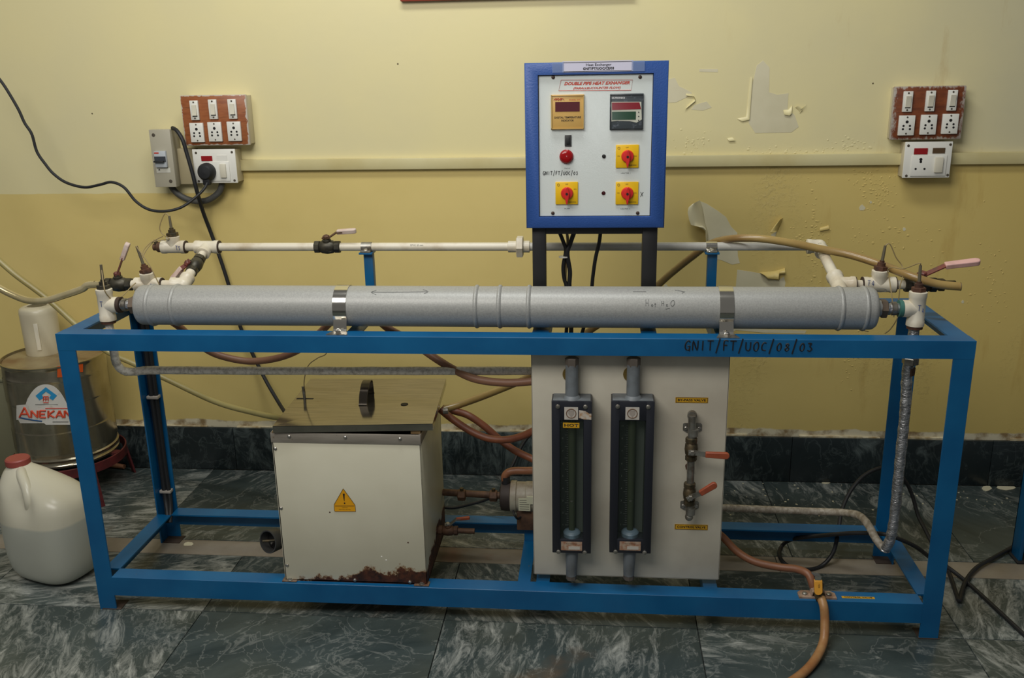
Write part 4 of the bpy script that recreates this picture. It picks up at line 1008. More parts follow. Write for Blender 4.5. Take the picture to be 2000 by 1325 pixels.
# ================================================================== TANK
tx0, tx1, ty0, ty1, tzb, tzt = .4755, .8225, .012, .285, .0905, .474
TK = thing('water_tank', ((tx0+tx1)/2, .15, tzb), 'white enamelled steel tank box with rust along its base and a loose steel lid', 'tank')
th_ = .003
mb = MB().box(tx0, tx1, ty0, ty0+th_, tzb, tzt-.022, .001); mb.box(tx0, tx0+th_, ty0, ty1, tzb, tzt-.022); mb.box(tx1-th_, tx1, ty0, ty1, tzb, tzt-.022, .001); mb.box(tx0, tx1, ty1-th_, ty1, tzb, tzt-.022); mb.box(tx0, tx1, ty0, ty1, tzb, tzb+.004)
mb.build('casing', tankm, TK)
mb = MB()
e = .0015
mb.box(tx0-e, tx1+e, ty0-e, ty0+.004, tzt-.024, tzt, .0008); mb.box(tx0-e, tx0+.004, ty0, ty1+e, tzt-.024, tzt, .0008); mb.box(tx1-.004, tx1+e, ty0, ty1+e, tzt-.024, tzt, .0008); mb.box(tx0-e, tx1+e, ty1-.004, ty1+e, tzt-.024, tzt, .0008)
mb.build('steel_rim', rimm, TK)
MB().box(tx0+.01, tx1-.01, ty0+.012, ty1-.01, tzt-.12, tzt-.10).build('water', mat('dark_water', rgb(40, 40, 34), .1), TK)
def c4(x, y, Y): return P(480+x/2.65, 700+y/2.65, Y)
for (a, b) in ((225, 405), (515, 410), (798, 418)): 
    c = c4(a, b, ty0-e); MB().lathe(c, (0, -1, 0), [(0, .0042), (.0015, .004), (.003, .002)], 12).build('screw', steel, TK)
for (a, b) in ((153, 468), (183, 776), (215, 1072), (565, 1148), (850, 1158)):
    c = c4(a, b, ty0); MB().lathe(c, (0, -1, 0), [(0, .0042), (.0015, .004), (.003, .002)], 12).build('screw', steel, TK)
for (a, b) in ((840, 955), (435, 798), (703, 1028), (727, 1046)):
    c = c4(a, b, ty0); MB().lathe(c, (0, -1, 0), [(0, .002), (.0006, .001)], 8).build('enamel_chip', rust if a != 703 and a != 727 else cream, TK)
for xx in (tx0+.012, tx1-.013):
    g_ = MB().box(xx-.018, xx+.018, ty0-.008, ty0+.012, tzb-.0003, tzb+.0025, .0008).build('mounting_lug', mat('rusty_lug', rgb(130, 108, 88), .6, .3, c2=rgb(96, 60, 40), vscale=60), TK)
    MB().lathe((xx, ty0-.002, tzb+.0025), (0, 0, 1), [(0, .007), (.001, .007), (.0015, .0045), (.004, .004)], 12).build('bolt', galv, g_)
# warning triangle sticker
yk_ = ty0-.0003
def ck(x, y, o=0): return P(600+x/16.57, 940+y/16.57, yk_-o)
tri = [(1165, 250), (870, 765), (880, 960), (900, 990), (1570, 990), (1548, 780)]
WS = MB().prism([ck(*p) for p in tri], (0, -.0004, 0)).build('warning_sticker', mat('warning_yellow', rgb(226, 160, 20), .4), TK)
mb = MB(); mb.tube([ck(x_, y_, .0005) for x_, y_ in tri]+[ck(*tri[0], .0005)], .0005, 4, 0); mb.build('border', ink, WS)
MB().prism([ck(1150, 410, .0004), ck(1213, 410, .0004), ck(1206, 650, .0004), ck(1192, 650, .0004)], (0, -.0003, 0)).build('exclamation_stroke', ink, WS)
MB().lathe(ck(1210, 718, .0004), (0, -1, 0), [(0, .0018), (.0003, .0018)], 12).build('exclamation_dot', ink, WS)
MB().prism([ck(900, 800, .0004), ck(1520, 800, .0004), ck(1520, 815, .0004), ck(900, 815, .0004)], (0, -.0002, 0)).build('rule', ink, WS)
text('CAUTION', ck(1215, 862, .0006), .003, ink, WS); text('ELECTRIC HEATER', ck(1215, 925, .0006), .0024, ink, WS, width=.028)
# lid
fl_, fr_, bl_, br_ = V(.4835, .005, .4925), V(.8515, .018, .500), V(.474, .328, .4965), V(.832, .334, .499)
lid = MB(); dz = V(0, 0, -.0015); sk_ = V(0, 0, -.0165)
lid.hexa([fl_+dz, fr_+dz, br_+dz, bl_+dz, fl_, fr_, br_, bl_])
def wallstrip(a, b, inn):
    inn = Vector(inn)*.0015; lid.hexa([a+sk_, b+sk_, b+sk_+inn, a+sk_+inn, a, b, b+inn, a+inn])
wallstrip(fl_, fr_, (0, 1, 0)); wallstrip(fr_, br_, (-1, 0, 0)); wallstrip(br_, bl_, (0, -1, 0)); wallstrip(bl_, fl_, (1, 0, 0))
LID = lab(lid.build('lid', lidm, TK), 'loose stainless steel lid')
mb = MB()
mb.box(.479, .50, .010, .03, .4735, .4775); mb.build('shim', mat('wood_shim', rgb(120, 96, 60), .7), TK)
MB().box(.80, .822, .02, .04, .4735, .4835).build('shim', mat('wood_shim', rgb(120, 96, 60), .7), TK)
def onlid(px, py):
    z_ = .497
    for _ in range(4):
        q_ = PZ(px, py, z_); fx_ = (q_.x-.479)/.363; fy_ = (q_.y-.011)/.32
        z_ = (.4925+(.500-.4925)*fx_)*(1-fy_)+(.4965+(.499-.4965)*fx_)*fy_
    return PZ(px, py, z_)
ha = onlid(709, 790); hb = onlid(723, 768)
hz = .497
hp = [ha+V(0, -.004, .001), ha+V(0, 0, .001), ha+V(.001, .004, .02), ha+V(.003, .012, .037), ha+(hb-ha)*.5+V(.001, 0, .042), hb+V(0, -.01, .037), hb+V(0, -.003, .02), hb+V(0, 0, .001), hb+V(0, .004, .001)]
MB().ribbon(smooth_path(hp, 4), (.020, 0, 0), .002).build('lid_handle', mat('dark_strap_handle', rgb(72, 66, 58), .35, .7), LID, 60)
c = onlid(595, 779); MB().box(c.x-.020, c.x+.022, c.y-.003, c.y+.003, c.z-.0002, c.z+.0006).build('slot', dark, LID)
c = onlid(790, 790); MB().lathe(c, (0, 0, 1), [(0, .009), (.0006, .009)], 16).build('hole', dark, LID)
c = onlid(597, 779); MB().cyl(c+V(0, 0, -.05), c+V(-.004, 0, .032), .0032, .0036, 10).build('tank_probe', galv, LID)
MB().lathe(PZ(866, 803, .47), (1, 0, .1), [(0, .008), (.012, .008)], 12).build('overflow_stub', galv, TK)
# heater head on the left of tank
hc = P(529, 1057, .08); hx = V(-.45, -.85, .18).normalized()
HH = thing('heater_head', hc, 'black round immersion-heater cap on the left side of the white tank', 'heater cap')
MB().lathe(hc, hx, [(-.03, .001), (-.03, .020), (-.02, .027), (.008, .0295), (.010, .029), (.010, .026), (-.012, .0245), (-.013, .001)], 32).build('cap', mat('worn_black_plastic', rgb(62, 62, 60), .45), HH, 45)
MB().lathe(hc-hx*.0125, hx, [(0, .024), (.001, .024)], 28).build('cap_face', dark, HH)
MB().cyl(hc+V(-.016, -.012, .005), hc+V(.03, .0, .004), .0035, None, 12).build('terminal', brass, HH)
MB().cyl(hc-hx*.02, (tx0+.001, hc.y+.05, hc.z), .012, None, 12).build('neck', rust, HH)
MB().lathe(hc-hx*.0115+V(-.006, 0, -.009), hx, [(0, .0038), (.003, .003)], 10).build('nut', steel, HH)
# drain valve on the right side
dv = P(890, 1036, .12)
dvt = valve((tx1+.028, .17, P(893, 1037, .17).z), (1, 0, 0), (0, -.2, 1), (1, .15, 0), 'small drain valve with an orange lever on the right side of the white tank', bm_=rustbrown, gm=orangeh, lm=galv, s=.75, hl=.05, rise=.5, arm=.03, gw=.0045)
dz_ = P(893, 1037, .17).z
MB().cyl((tx1+.045, .17, dz_), (tx1+.095, .17, dz_), .007, None, 12).build('outlet_pipe', rustbrown, dvt)
MB().cyl((tx1-.002, .17, dz_), (tx1+.008, .17, dz_), .009, None, 12).build('nipple', rust, dvt)

# ================================================================== PUMP
py_, pz_ = .25, .2105
PM = thing('water_pump', (1.03, py_, .131), 'small grey electric pump half hidden behind the white board', 'pump')
xh = P(979, 970, py_).x; xm = P(997, 970, py_).x
MB().lathe((xm, py_, pz_), (1, 0, 0), [(0, .036), (.002, .041), (.016, .041), (.018, .0385), (.04, .0385), (.042, .040), (.15, .040), (.17, .034)], 36).build('motor', motorp, PM)
MB().lathe((xh-.002, py_, pz_), (1, 0, 0), [(0, .026), (.003, .036), (.014, .038), (xm-xh+.002, .038)], 28).build('pump_head', mat('dark_cast_iron', rgb(58, 50, 46), .6, .3), PM)
MB().cyl((P(988, 950, py_).x, py_, pz_+.02), (P(988, 945, py_).x, py_, pz_+.055), .011, None, 16).build('outlet_port', rubber, PM)
MB().box(xm+.018, 1.13, py_-.03, py_+.03, .130, .182, .002).build('motor_foot', rustbrown, PM)
MB().box(xm+.045, xm+.10, py_-.0435, py_-.036, pz_+.0, pz_+.02).build('name_plate', mat('pale_plate', rgb(196, 196, 172), .4), PM)
lpz = P(1034, 975, py_-.04); 
PLT = MB().cbox((1.041, py_-.0412, pz_-.002), .030, .003, .034).build('name_plate', mat('pale_plate', rgb(196, 196, 172), .4), PM)
for i_ in range(5): MB().cbox((1.041, py_-.0428, pz_+.010-i_*.006), .024, .0004, .001).build('plate_line', ink, PLT)
sp = thing('suction_pipe', (.9, py_, pz_-.01), 'brown corroded pipe joining the white tank to the pump', 'pipe')
MB().cyl((tx1-.002, .27, pz_-.003), (xh+.004, py_, pz_+.001), .009, None, 16).build('pipe', rustbrown, sp)
for px_ in (902, 964):
    x_ = P(px_, 970, py_).x; hexnut((x_, py_, pz_), (1, 0, 0), .015, .02, rustbrown, sp, 'fitting'); MB().cyl((x_, py_, pz_), (x_, py_, pz_+.02), .005, None, 8).build('fitting_lug', brass, sp)

# ================================================================== HOSES
def hose(pts, r, m, label, name='rubber_hose', group=None):
    return tag(MB().tube(pts, r, 14, 8).build(name, m), label, 'hose', group)
hose([P(335, 628, .15), P(352, 640, .17), P(372, 658, .2), P(405, 684, .22), P(440, 698, .23), P(490, 706, .24), P(545, 699, .24), P(590, 680, .23), P(625, 650, .21), P(650, 625, .2)], .0088, hose_pink, 'pinkish brown hose sagging under the left half of the grey cylinder')
hose([P(735, 622, .16), P(760, 643, .15), P(800, 665, .14), P(850, 700, .12), P(890, 724, .1), P(930, 741, .082), P(985, 748, .076), P(1040, 745, .075), P(1090, 735, .076)], .0092, hose_pink, 'pinkish brown hose sagging across the foil pipe to the white board')
hose([P(866, 800, .25), P(900, 790, .27), P(960, 768, .33), P(1030, 738, .41), P(1090, 700, .45), P(1140, 655, .46), P(1200, 615, .46), P(1260, 578, .46), P(1310, 535, .45), P(1350, 503, .43), P(1385, 478, .4), P(1425, 467, .345), P(1480, 466, .315), P(1540, 474, .305), P(1600, 486, .3), P(1660, 498, .28), P(1720, 517, .24), P(1780, 540, .17), P(1830, 555, .15), P(1876, 560, .145)], .0092, hose_amber, 'long amber hose rising behind the control stand and draped over the right-hand pipes, open-ended', 'long_hose')
# open end of the amber hose
e1 = P(1876, 560, .145); tag(MB().lathe(e1-V(.001, 0, 0), (1, -.1, .05), [(0, .0093), (.0015, .0095), (.0018, .006)], 14).build('hose_mouth', mat('dark_amber', rgb(98, 82, 52), .5)), 'dark cut end of the amber hose at the right of the frame', 'hose end')
hose([P(-12, 500, .6), P(30, 537, .6), P(90, 582, .6), P(150, 636, .6), P(205, 684, .6), P(260, 710, .6), P(330, 743, .6), P(420, 785, .58), P(490, 805, .55), P(550, 817, .5), P(600, 820, .48)], .0085, hose_green, 'greenish hose slanting down the yellow wall behind the left legs')
hose([P(-10, 558, .2), P(20, 574, .2), P(55, 587, .2), P(90, 587, .2), P(125, 577, .2), P(160, 565, .2), (xv2-.08, YL, ZL-.002), (xv2-.045, YL, ZL)], .0088, hose_glass, 'shiny clear hose entering from the left edge to the left inlet valve', 'clear_hose')
hose([P(860, 800, .22), P(885, 820, .21), P(920, 843, .2), P(955, 857, .19), P(990, 859, .18), P(1020, 852, .17), P(1050, 838, .16), P(1085, 820, .15)], .0092, hose_rust, 'front reddish hose curving from the tank corner up behind the white board')
hose([P(864, 798, .26), P(890, 804, .26), P(915, 812, .25), P(945, 832, .245), P(975, 858, .24), P(1005, 880, .23), P(1040, 897, .22), P(1080, 915, .2)], .0092, hose_rust, 'rear reddish hose sloping from the tank corner down behind the white board')
hose([(P(988, 945, py_)), P(986, 932, py_), P(993, 923, py_), P(1008, 920, py_), P(1030, 920, .245), P(1070, 918, .23)], .0098, hose_brown, 'short brown hose bending out of the top of the pump')
hose([P(1385, 1030, .15), P(1410, 1048, .14), P(1440, 1078, .12), P(1475, 1098, .1), P(1520, 1108, .085), P(1555, 1112, .07), P(1578, 1122, .05), P(1587, 1142, .035), P(1592, 1160, .03)], .0092, hose_brown, 'brown hose running from behind the white board to the clamp on the lower rail')
bz = .0095
hose([(P(1603, 1168, .0)), P(1609, 1186, -.018), P(1611, 1215, -.03), PZ(1608, 1255, .022), PZ(1590, 1292, .012), PZ(1560, 1322, bz), PZ(1510, 1352, bz), PZ(1440, 1385, bz)], .0098, hose_tan, 'tan drain hose dropping from the lower rail onto the floor in front')
# drain cock on the lower rail
dc = thing('drain_cock', (1.728, .02, lt), 'yellow-handled cock bolted to the lower front rail by a worn metal saddle', 'valve')
cc = V(P(1597, 1160, .02).x, .02, .108)
mb = MB(); 
for s_ in (-1, 1):
    x_ = cc.x+s_*.024-.002; mb.prism([(x_-.018, .006, lt), (x_+.018, .006, lt), (x_+.018, .028, lt), (x_+.009, .036, lt), (x_-.009, .036, lt), (x_-.018, .028, lt)], (0, 0, .004))
mb.ribbon([(cc.x-.016, .02, lt+.003), (cc.x-.013, .02, lt+.015), (cc.x, .02, lt+.022), (cc.x+.013, .02, lt+.015), (cc.x+.016, .02, lt+.003)], (0, .02, 0), .0025)
mb.build('saddle', mat('worn_saddle', rgb(176, 152, 134), .5, .3, c2=rgb(140, 110, 90), vscale=50), dc, 40)
for s_ in (-1, 1): MB().lathe((cc.x+s_*.027-.002, .02, lt+.004), (0, 0, 1), [(0, .0065), (.003, .006), (.005, .003)], 12).build('bolt', galv, dc)
MB().tube([P(1590, 1155, .03), P(1598, 1160, .012), P(1603, 1172, -.004)], .0105, 12, 4).build('barrel', brass, dc)
MB().lathe(cc+V(.0, -.006, .0), (0, -.3, 1), [(0, .010), (.02, .009), (.022, .006), (.03, .006)], 14).build('stem', brass, dc)
a_ = P(1598, 1136, .0); b_ = P(1598, 1163, -.012)
hd_ = [a_+V(-.0085, 0, 0), a_+V(.0095, 0, 0), b_+V(.0095, 0, .006), b_+V(.006, 0, .001), b_+V(0, 0, -.001), b_+V(-.006, 0, .001), b_+V(-.0085, 0, .006)]
hg = MB().prism(hd_, (0, .006, .002)).build('handle_grip', mat('yellow_grip', rgb(206, 146, 44), .45), dc); mo = hg.modifiers.new('s', 'BEVEL'); mo.width = .001; mo.segments = 2
MB().ribbon([a_+V(0, .003, -.004), a_+V(0, .004, .01), a_+V(-.006, .012, .014)], (.014, 0, 0), .002).build('lever', chrome, dc)
text('NEWAGE', (a_+b_)/2+V(.001, -.0008, 0), .0055, ink, hg, right=(0, 0, -1), up=(1, 0, 0))

# ================================================================== CABLES
cb = [P(-8, 146, .7), P(10, 170, .7), P(35, 212, .7), P(48, 240, .7), P(62, 262, .7), P(72, 296, .7), P(88, 320, .7), P(105, 340, .7), P(130, 357, .7), P(165, 366, .7), P(195, 361, .7), P(218, 356, .7), P(242, 366, .7), P(265, 393, .7), P(290, 409, .7), P(320, 413, .7), P(352, 406, .71), P(378, 389, .73), P(398, 370, .75), P(405, 357, .765)]
cable(cb, .0042, 'black flex hanging in loops across the cream wall to the round plug')
cable([P(337, 250, .79), P(345, 255, .772), P(356, 272, .765), P(365, 300, .765), P(375, 335, .765), P(385, 375, .77), P(397, 415, .8), P(412, 455, .82), P(430, 505, .82), P(447, 558, .82), P(470, 640, .82), P(495, 695, .82), P(520, 745, .8), P(545, 788, .75), P(560, 812, .68), P(580, 850, .6)], .0058, 'thick black cable from the breaker box down the wall to behind the tank')
# leg cable
lc_ = MB()
lc_.tube([(.018, D-.014, .69), (.018, D-.014, .5), (.018, D-.014, .3), (.018, D-.015, .15), (.026, D-.03, .10), (.034, D-.05, .07)], .0075, 10, 6)
lc_.tube([(.029, D-.0125, .69), (.029, D-.0125, .4), (.028, D-.0125, .2), (.034, D-.022, .12), (.04, D-.05, .07)], .006, 10, 6)
tag(lc_.build('leg_cable', rubber), 'black cable strapped inside the rear left leg of the frame', 'cable')
for zz, lb_ in ((P(300, 772, D).z, 'upper'), (P(333, 955, D).z, 'lower')):
    tag(MB().box(.006, .038, D-.0235, D-.0045, zz-.004, zz+.004, .001).build('cable_strap', mat('pale_strap', rgb(168, 160, 150), .5)), lb_+' pale strap holding the cable inside the rear left leg', 'strap')
cable([(P(975, 965, .34)), P(990, 930, .36), P(1003, 905, .38), P(1012, 885, .40), P(1025, 862, .42), P(1045, 840, .44), P(1070, 820, .44)], .0046, 'black cable rising behind the pump to the white board')
cable([P(868, 992, .36), P(890, 992, .365), P(920, 985, .365), P(945, 978, .36), P(975, 965, .34)], .0042, 'black cable curving behind the suction pipe')
cable([P(1002, 998, .21), P(1006, 1008, .2), P(1012, 1014, .21), P(1020, 1006, .23)], .0028, 'thin black wire below the pump motor')
# floor cable loop on the right
r5 = .0055
c5 = [PZ(2012, 1050, r5+.004), PZ(1944, 1088, r5+.004), PZ(1909, 1108, r5+.004), PZ(1888, 1132, r5+.004), PZ(1878, 1158, r5+.004), PZ(1875, 1172, r5+.004), PZ(1870, 1168, r5+.004), PZ(1855, 1123, r5+.004), P(1838, 1085, .34), P(1820, 1060, .39), P(1806, 1033, .43), P(1793, 1007, .47), P(1782, 969, .5), P(1768, 940, .51), P(1746, 920, .51), P(1723, 914, .5), P(1691, 927, .49), P(1667, 951, .47), P(1651, 979, .45), P(1642, 1007, .42), P(1637, 1040, .385), P(1627, 1080, .32), PZ(1604, 1106, r5), PZ(1575, 1113, r5), PZ(1540, 1106, r5), PZ(1523, 1088, r5), PZ(1527, 1067, r5), P(1551, 1053, .37), P(1611, 1046, .3), P(1660, 1042, .25), P(1698, 1042, .22), P(1735, 1046, .18), P(1786, 1067, .2), PZ(1821, 1093, .05), PZ(1850, 1108, .02), PZ(1891, 1140, r5), PZ(1944, 1188, r5), PZ(2000, 1240, r5), PZ(2030, 1266, r5)]
cable(c5, .0052, 'black cable looped over and through the right end of the frame and along the floor', name='looped_cable')

# ================================================================== WALL ELECTRICS
def screwh(c, parent, r=.004, m=None):
    MB().lathe(c, (0, -1, 0), [(0, r), (.0008, r*.9), (.001, .0004)], 10).build('screw', m or mat('dull_screw', rgb(96, 88, 76), .5, .5), parent)
def switch5(c, wd, ht, parent, flip=False):
    s = MB().box(c.x-wd/2, c.x+wd/2, c.y-.008, c.y, c.z-ht/2, c.z+ht/2, .0012).build('rocker_switch', cream, parent)
    q = c+V(.0008, -.008, 0); mb = MB()
    lo, hi = (.006, .002) if not flip else (.002, .006)
    rw = wd*.27; rh = ht*.27
    mb.prism([q+V(-rw, .001, -rh), q+V(-rw, -lo, -rh), q+V(-rw, -.003, 0), q+V(-rw, -hi, rh), q+V(-rw, .001, rh)], (2*rw, 0, 0)); mb.build('rocker', mat('warm_plastic', rgb(216, 210, 190), .35), s)
    mb = MB(); mb.box(q.x-rw*1.1, q.x+rw*1.1, q.y-.0003, q.y+.0005, q.z-rh*1.2, q.z-rh); mb.build('rocker_gap', dark, s)
    for sg in (-1, 1): screwh(c+V(0, -.008, sg*ht*.41), s, wd*.11)
def socket5(c, wd, ht, parent):
    s = MB().box(c.x-wd/2, c.x+wd/2, c.y-.008, c.y, c.z-ht/2, c.z+ht/2, .0012).build('socket_outlet', cream, parent)
    y = c.y-.0083
    for (a, b, r) in ((0, .18, .0042), (-.2, -.02, .003), (.2, -.02, .003), (-.22, -.18, .003), (.22, -.18, .003)):
        MB().lathe((c.x+a*wd, y+.0003, c.z+b*ht), (0, -1, 0), [(0, r), (.0003, r)], 12).build('pin_hole', dark, s)
    for sg in (-1, 1): screwh(V(c.x, c.y-.008, c.z+sg*ht*.41), s, wd*.06)
def board(rc, front, switches, sockets, sw, so, label, m, flip, tilt=0):
    (x0_, y0_, x1_, y1_) = rc; a = P(x0_, y1_, front); b = P(x1_, y0_, front)
    g = thing('switch_board', ((a.x+b.x)/2, WY, a.z), label, 'switchboard', 'wooden switchboards on the wall')
    MB().box(a.x+.004, b.x-.004, front+.012, WY, a.z+.003, b.z-.003, .001).build('back_box', creamd, g)
    MB().box(a.x, b.x, front, front+.014, a.z, b.z, .003).build('wood_board', m, g)
    for (x_, y_) in switches: c = P(x_, y_, front-.004); c.y = front; k = mpp(c); switch5(c, sw[0]*k, sw[1]*k, g, flip)
    for (x_, y_) in sockets: c = P(x_, y_, front-.004); c.y = front; k = mpp(c); socket5(c, so[0]*k, so[1]*k, g)
    return g
def L8(x, y): return (280+x/5.096, 160+y/5.096)
def R8(x, y): return (1560+x/4.141, 120+y/4.141)
bl = board((362, 184.5, 479, 285), .785, [L8(511, 283), L8(695, 273), L8(888, 270)], [L8(537, 505), L8(715, 497), L8(907, 492)], (16.5, 37), (27, 37), 'brown varnished switchboard on the left side of the wall, above the plugged socket', wood_mat(), False)
br = board((1737.5, 167, 1889, 273.5), .80, [R8(880, 325), R8(1063, 320), R8(1240, 315)], [R8(870, 518), R8(1047, 512), R8(1222, 505)], (17.5, 39), (30, 38), 'paint-smeared dark wooden switchboard on the right side of the wall', wood_dark(), True)
def sbox(rc, front, label, conv, neonp, blankp, blankm, inner, swp, ks, screws, holes):
    (x0_, y0_, x1_, y1_) = rc; a = P(x0_, y1_, front); b = P(x1_, y0_, front)
    g = thing('socket_box', ((a.x+b.x)/2, WY, a.z), label, 'socket', 'white socket boxes under the switchboards')
    MB().box(a.x, b.x, front, front+.006, a.z, b.z, .0015).build('face_plate', cream, g)
    MB().box(a.x+.002, b.x-.002, front+.005, WY, a.z+.002, b.z-.002, .001).build('back_box', creamd, g)
    k = mpp(a)
    def R(cx_, cy_, w_, h_, th, m_, nm, pr, off=0, bev=0):
        c = P(*conv(cx_, cy_), front-off); w2 = w_/ks*k/2; h2 = h_/ks*k/2
        return MB().box(c.x-w2, c.x+w2, front-off-th, front-off, c.z-h2, c.z+h2, bev).build(nm, m_, pr)
    R(*neonp, .0015, neon, 'neon_indicator', g); R(*blankp, .0015, blankm, 'blank_window', g)
    ip = R(*inner, .003, cream, 'socket_plate', g, 0, .0008)
    s_ = R(*swp, .006, mat('warm_plastic', rgb(216, 210, 190), .35), 'rocker', ip, .003, .0015)
    for (x_, y_) in screws: screwh(P(*conv(x_, y_), front), g, .0038)
    for (x_, y_, r_) in holes:
        MB().lathe(P(*conv(x_, y_), front-.003), (0, -1, 0), [(0, r_), (.0004, r_)], 12).build('pin_hole', dark, ip)
    return g
sbox((382, 291, 458, 358), .785, 'white socket box at left with a red indicator and the black plug in it', L8, (632, 763, 112, 50), (783, 762, 105, 60), cream, (765, 890, 200, 190), (797, 885, 60, 135), 5.096, [(523, 708), (880, 700), (553, 990), (908, 982)], [])
sbox((1762, 276.5, 1862, 348), .79, 'white socket box at right with nothing plugged in', R8, (987, 727, 105, 48), (1133, 722, 95, 42), mat('brown_opening', rgb(84, 62, 36), .7), (1048, 843, 272, 165), (1130, 837, 62, 122), 4.141, [(888, 682), (1228, 673), (1204, 920), (870, 926)], [(988, 793, .0042), (987, 813, .0035), (945, 870, .003), (1017, 870, .003)])
# plug
pc = P(*L8(640, 895), .782); PG = thing('plug', pc, 'large round black plug pushed into the left socket box', 'plug')
MB().lathe(pc, (0, -1, 0), [(-.003, .024), (.0, .0265), (.012, .0265), (.02, .023), (.026, .018), (.028, .001)], 28).build('plug_body', rubber, PG)
mb = MB(); mb.obox(pc+V(0, -.012, -.022), (.011, 0, 0), (0, .009, 0), (0, 0, .016), .004); mb.build('cord_grip', rubber, PG)
# breaker box
a = P(292, 366, .775); b = P(332, 253, .775)
MC = thing('breaker_box', ((a.x+b.x)/2, WY, a.z), 'tall grey metal breaker box on the left of the wall, with one small breaker', 'breaker box')
greymet = mat('grey_beige_metal', rgb(176, 170, 150), .45)
fx0, fx1 = P(297, 310, .775).x, P(336, 310, .775).x
MB().box(fx0, fx1+.003, .775, .80, a.z, b.z, .0015).build('cover', greymet, MC); MB().box(fx0+.002, fx1+.001, .80, WY, a.z+.003, b.z-.003, .001).build('back_box', mat('darker_grey_metal', rgb(150, 142, 120), .5), MC)
def boxp(cx_, cy_, w_, h_, th, m_, nm, pr, off=0, bev=0):
    c = P(*L8(cx_, cy_), .775); k = mpp(c)/5.096
    return MB().box(c.x-w_*k/2, c.x+w_*k/2, .775-off-th, .775-off, c.z-h_*k/2, c.z+h_*k/2, bev).build(nm, m_, pr)
bk = boxp(183, 768, 118, 160, .010, mat('pale_breaker', rgb(186, 192, 196), .35), 'breaker', MC, 0, .001)
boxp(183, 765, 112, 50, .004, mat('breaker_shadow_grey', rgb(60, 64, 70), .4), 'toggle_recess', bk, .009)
boxp(178, 790, 100, 16, .010, rubber, 'toggle', bk, .010, .001)
boxp(145, 706, 46, 14, .0006, redink, 'logo_print', bk, .010)
st = boxp(200, 880, 145, 48, .0006, mat('warning_paper', rgb(206, 204, 190), .5), 'sticker', MC)
c = P(*L8(158, 872), .7743); MB().prism([c+V(-.003, 0, -.003), c+V(.003, 0, -.003), c+V(0, 0, .003)], (0, -.0004, 0)).build('warning_mark', ink, st)
for (x_, y_) in ((100, 530), (272, 990)): screwh(P(*L8(x_, y_), .775), MC, .0055)
# vertical trunking piece between the breaker box and socket box, and conduit loop
MB().box(fx1+.001, P(378, 330, .8).x+.004, WY-.03, WY, a.z+.004, P(350, 290, .82).z, .002).build('link_trunking', mat('dark_beige_trunking', rgb(176, 164, 130), .5), tr)  # darker brownish beige than the long trunking
cd = thing('flexible_conduit', P(380, 395, .815), 'dark corrugated conduit looping beneath the breaker box and left socket box', 'conduit')
cp = [P(*L8(275, 1035), .812), P(*L8(310, 1085), .812), P(*L8(370, 1135), .812), P(*L8(450, 1172), .812), P(*L8(545, 1190), .812), P(*L8(640, 1178), .812), P(*L8(715, 1135), .812), P(*L8(765, 1080), .812), P(*L8(785, 1010), .812)]
MB().tube(cp, .0085, 14, 8).build('conduit_core', conduitm, cd)
sp_ = smooth_path(cp, 10); mb = MB()
for i in range(1, len(sp_)-1): mb.lathe(sp_[i]-(sp_[i+1]-sp_[i-1]).normalized()*.001, (sp_[i+1]-sp_[i-1]), [(0, .0086), (.0005, .0094), (.0015, .0094), (.002, .0086)], 14)
o = mb.build('conduit_ribs', conduitm, cd); o['kind'] = 'stuff'

# ================================================================== DRUM, STOOL, JAR, JUG
dcx, dcy, dr, dzt, dzb = -.438, .655, .146, .452, .135
DR = thing('tin_drum', (dcx, dcy, dzb), 'round shiny tin drum with a torn printed label, on a maroon stand at left', 'drum')
prof = [(0, dr-.004), (0, dr+.002), (.006, dr+.003), (.010, dr-.001), (.020, dr-.001), (.024, dr+.0035), (.028, dr-.001)]
z = .04
while z < .27:
    prof += [(z, dr), (z+.0035, dr+.0015)] if not (.11 < z < .19) else [(z, dr), (z+.0035, dr)]
    z += .007
Hh = dzt-dzb
prof += [(.275, dr), (Hh-.014, dr), (Hh-.008, dr), (Hh-.004, dr+.0035), (Hh, dr+.003), (Hh+.001, dr-.001), (Hh-.009, dr-.004)]
MB().lathe((dcx, dcy, dzb), (0, 0, 1), prof, 64, True).build('drum_body', drumm, DR, 50)
mb = MB().lathe((dcx, dcy, dzt-.011), (0, 0, 1), [(0, dr-.003), (.005, dr-.004), (.005, dr-.02), (.0033, dr-.026), (.0035, .02), (.0035, .001)], 48); mb.build('drum_top', drumtop, DR, 50)
def ondrum(px, py, off=.0006):
    d = ray(px, py); R2 = dr+.0012+off; ox, oy = CP.x-dcx, CP.y-dcy
    a = d.x**2+d.y**2; b = 2*(ox*d.x+oy*d.y); c = ox*ox+oy*oy-R2*R2; disc = max(b*b-4*a*c, 0)
    return CP+d*((-b-sqrt(disc))/(2*a))
def drumpatch(outl, off, m, name, parent, th=.0006, n=14):
    # outl: (x, ytop, ybottom) columns in photo px
    vs = []; fs = []
    for (x_, yt, yb) in outl:
        for k in range(n+1):
            y_ = yt+(yb-yt)*k/n; vs.append(ondrum(x_, y_, off))
    nc = n+1
    for i in range(len(outl)-1):
        for k in range(n): fs.append((i*nc+k, i*nc+k+1, i*nc+nc+k+1, i*nc+nc+k))
    return MB().add(vs, fs).build(name, m, parent)
def d3(x, y): return (x/3.896, 560+y/3.896)
lblm = mat('torn_white_label', rgb(206, 204, 196), .4, c2=rgb(176, 166, 146), vscale=40, lo=.55, hi=.75)
cols = []
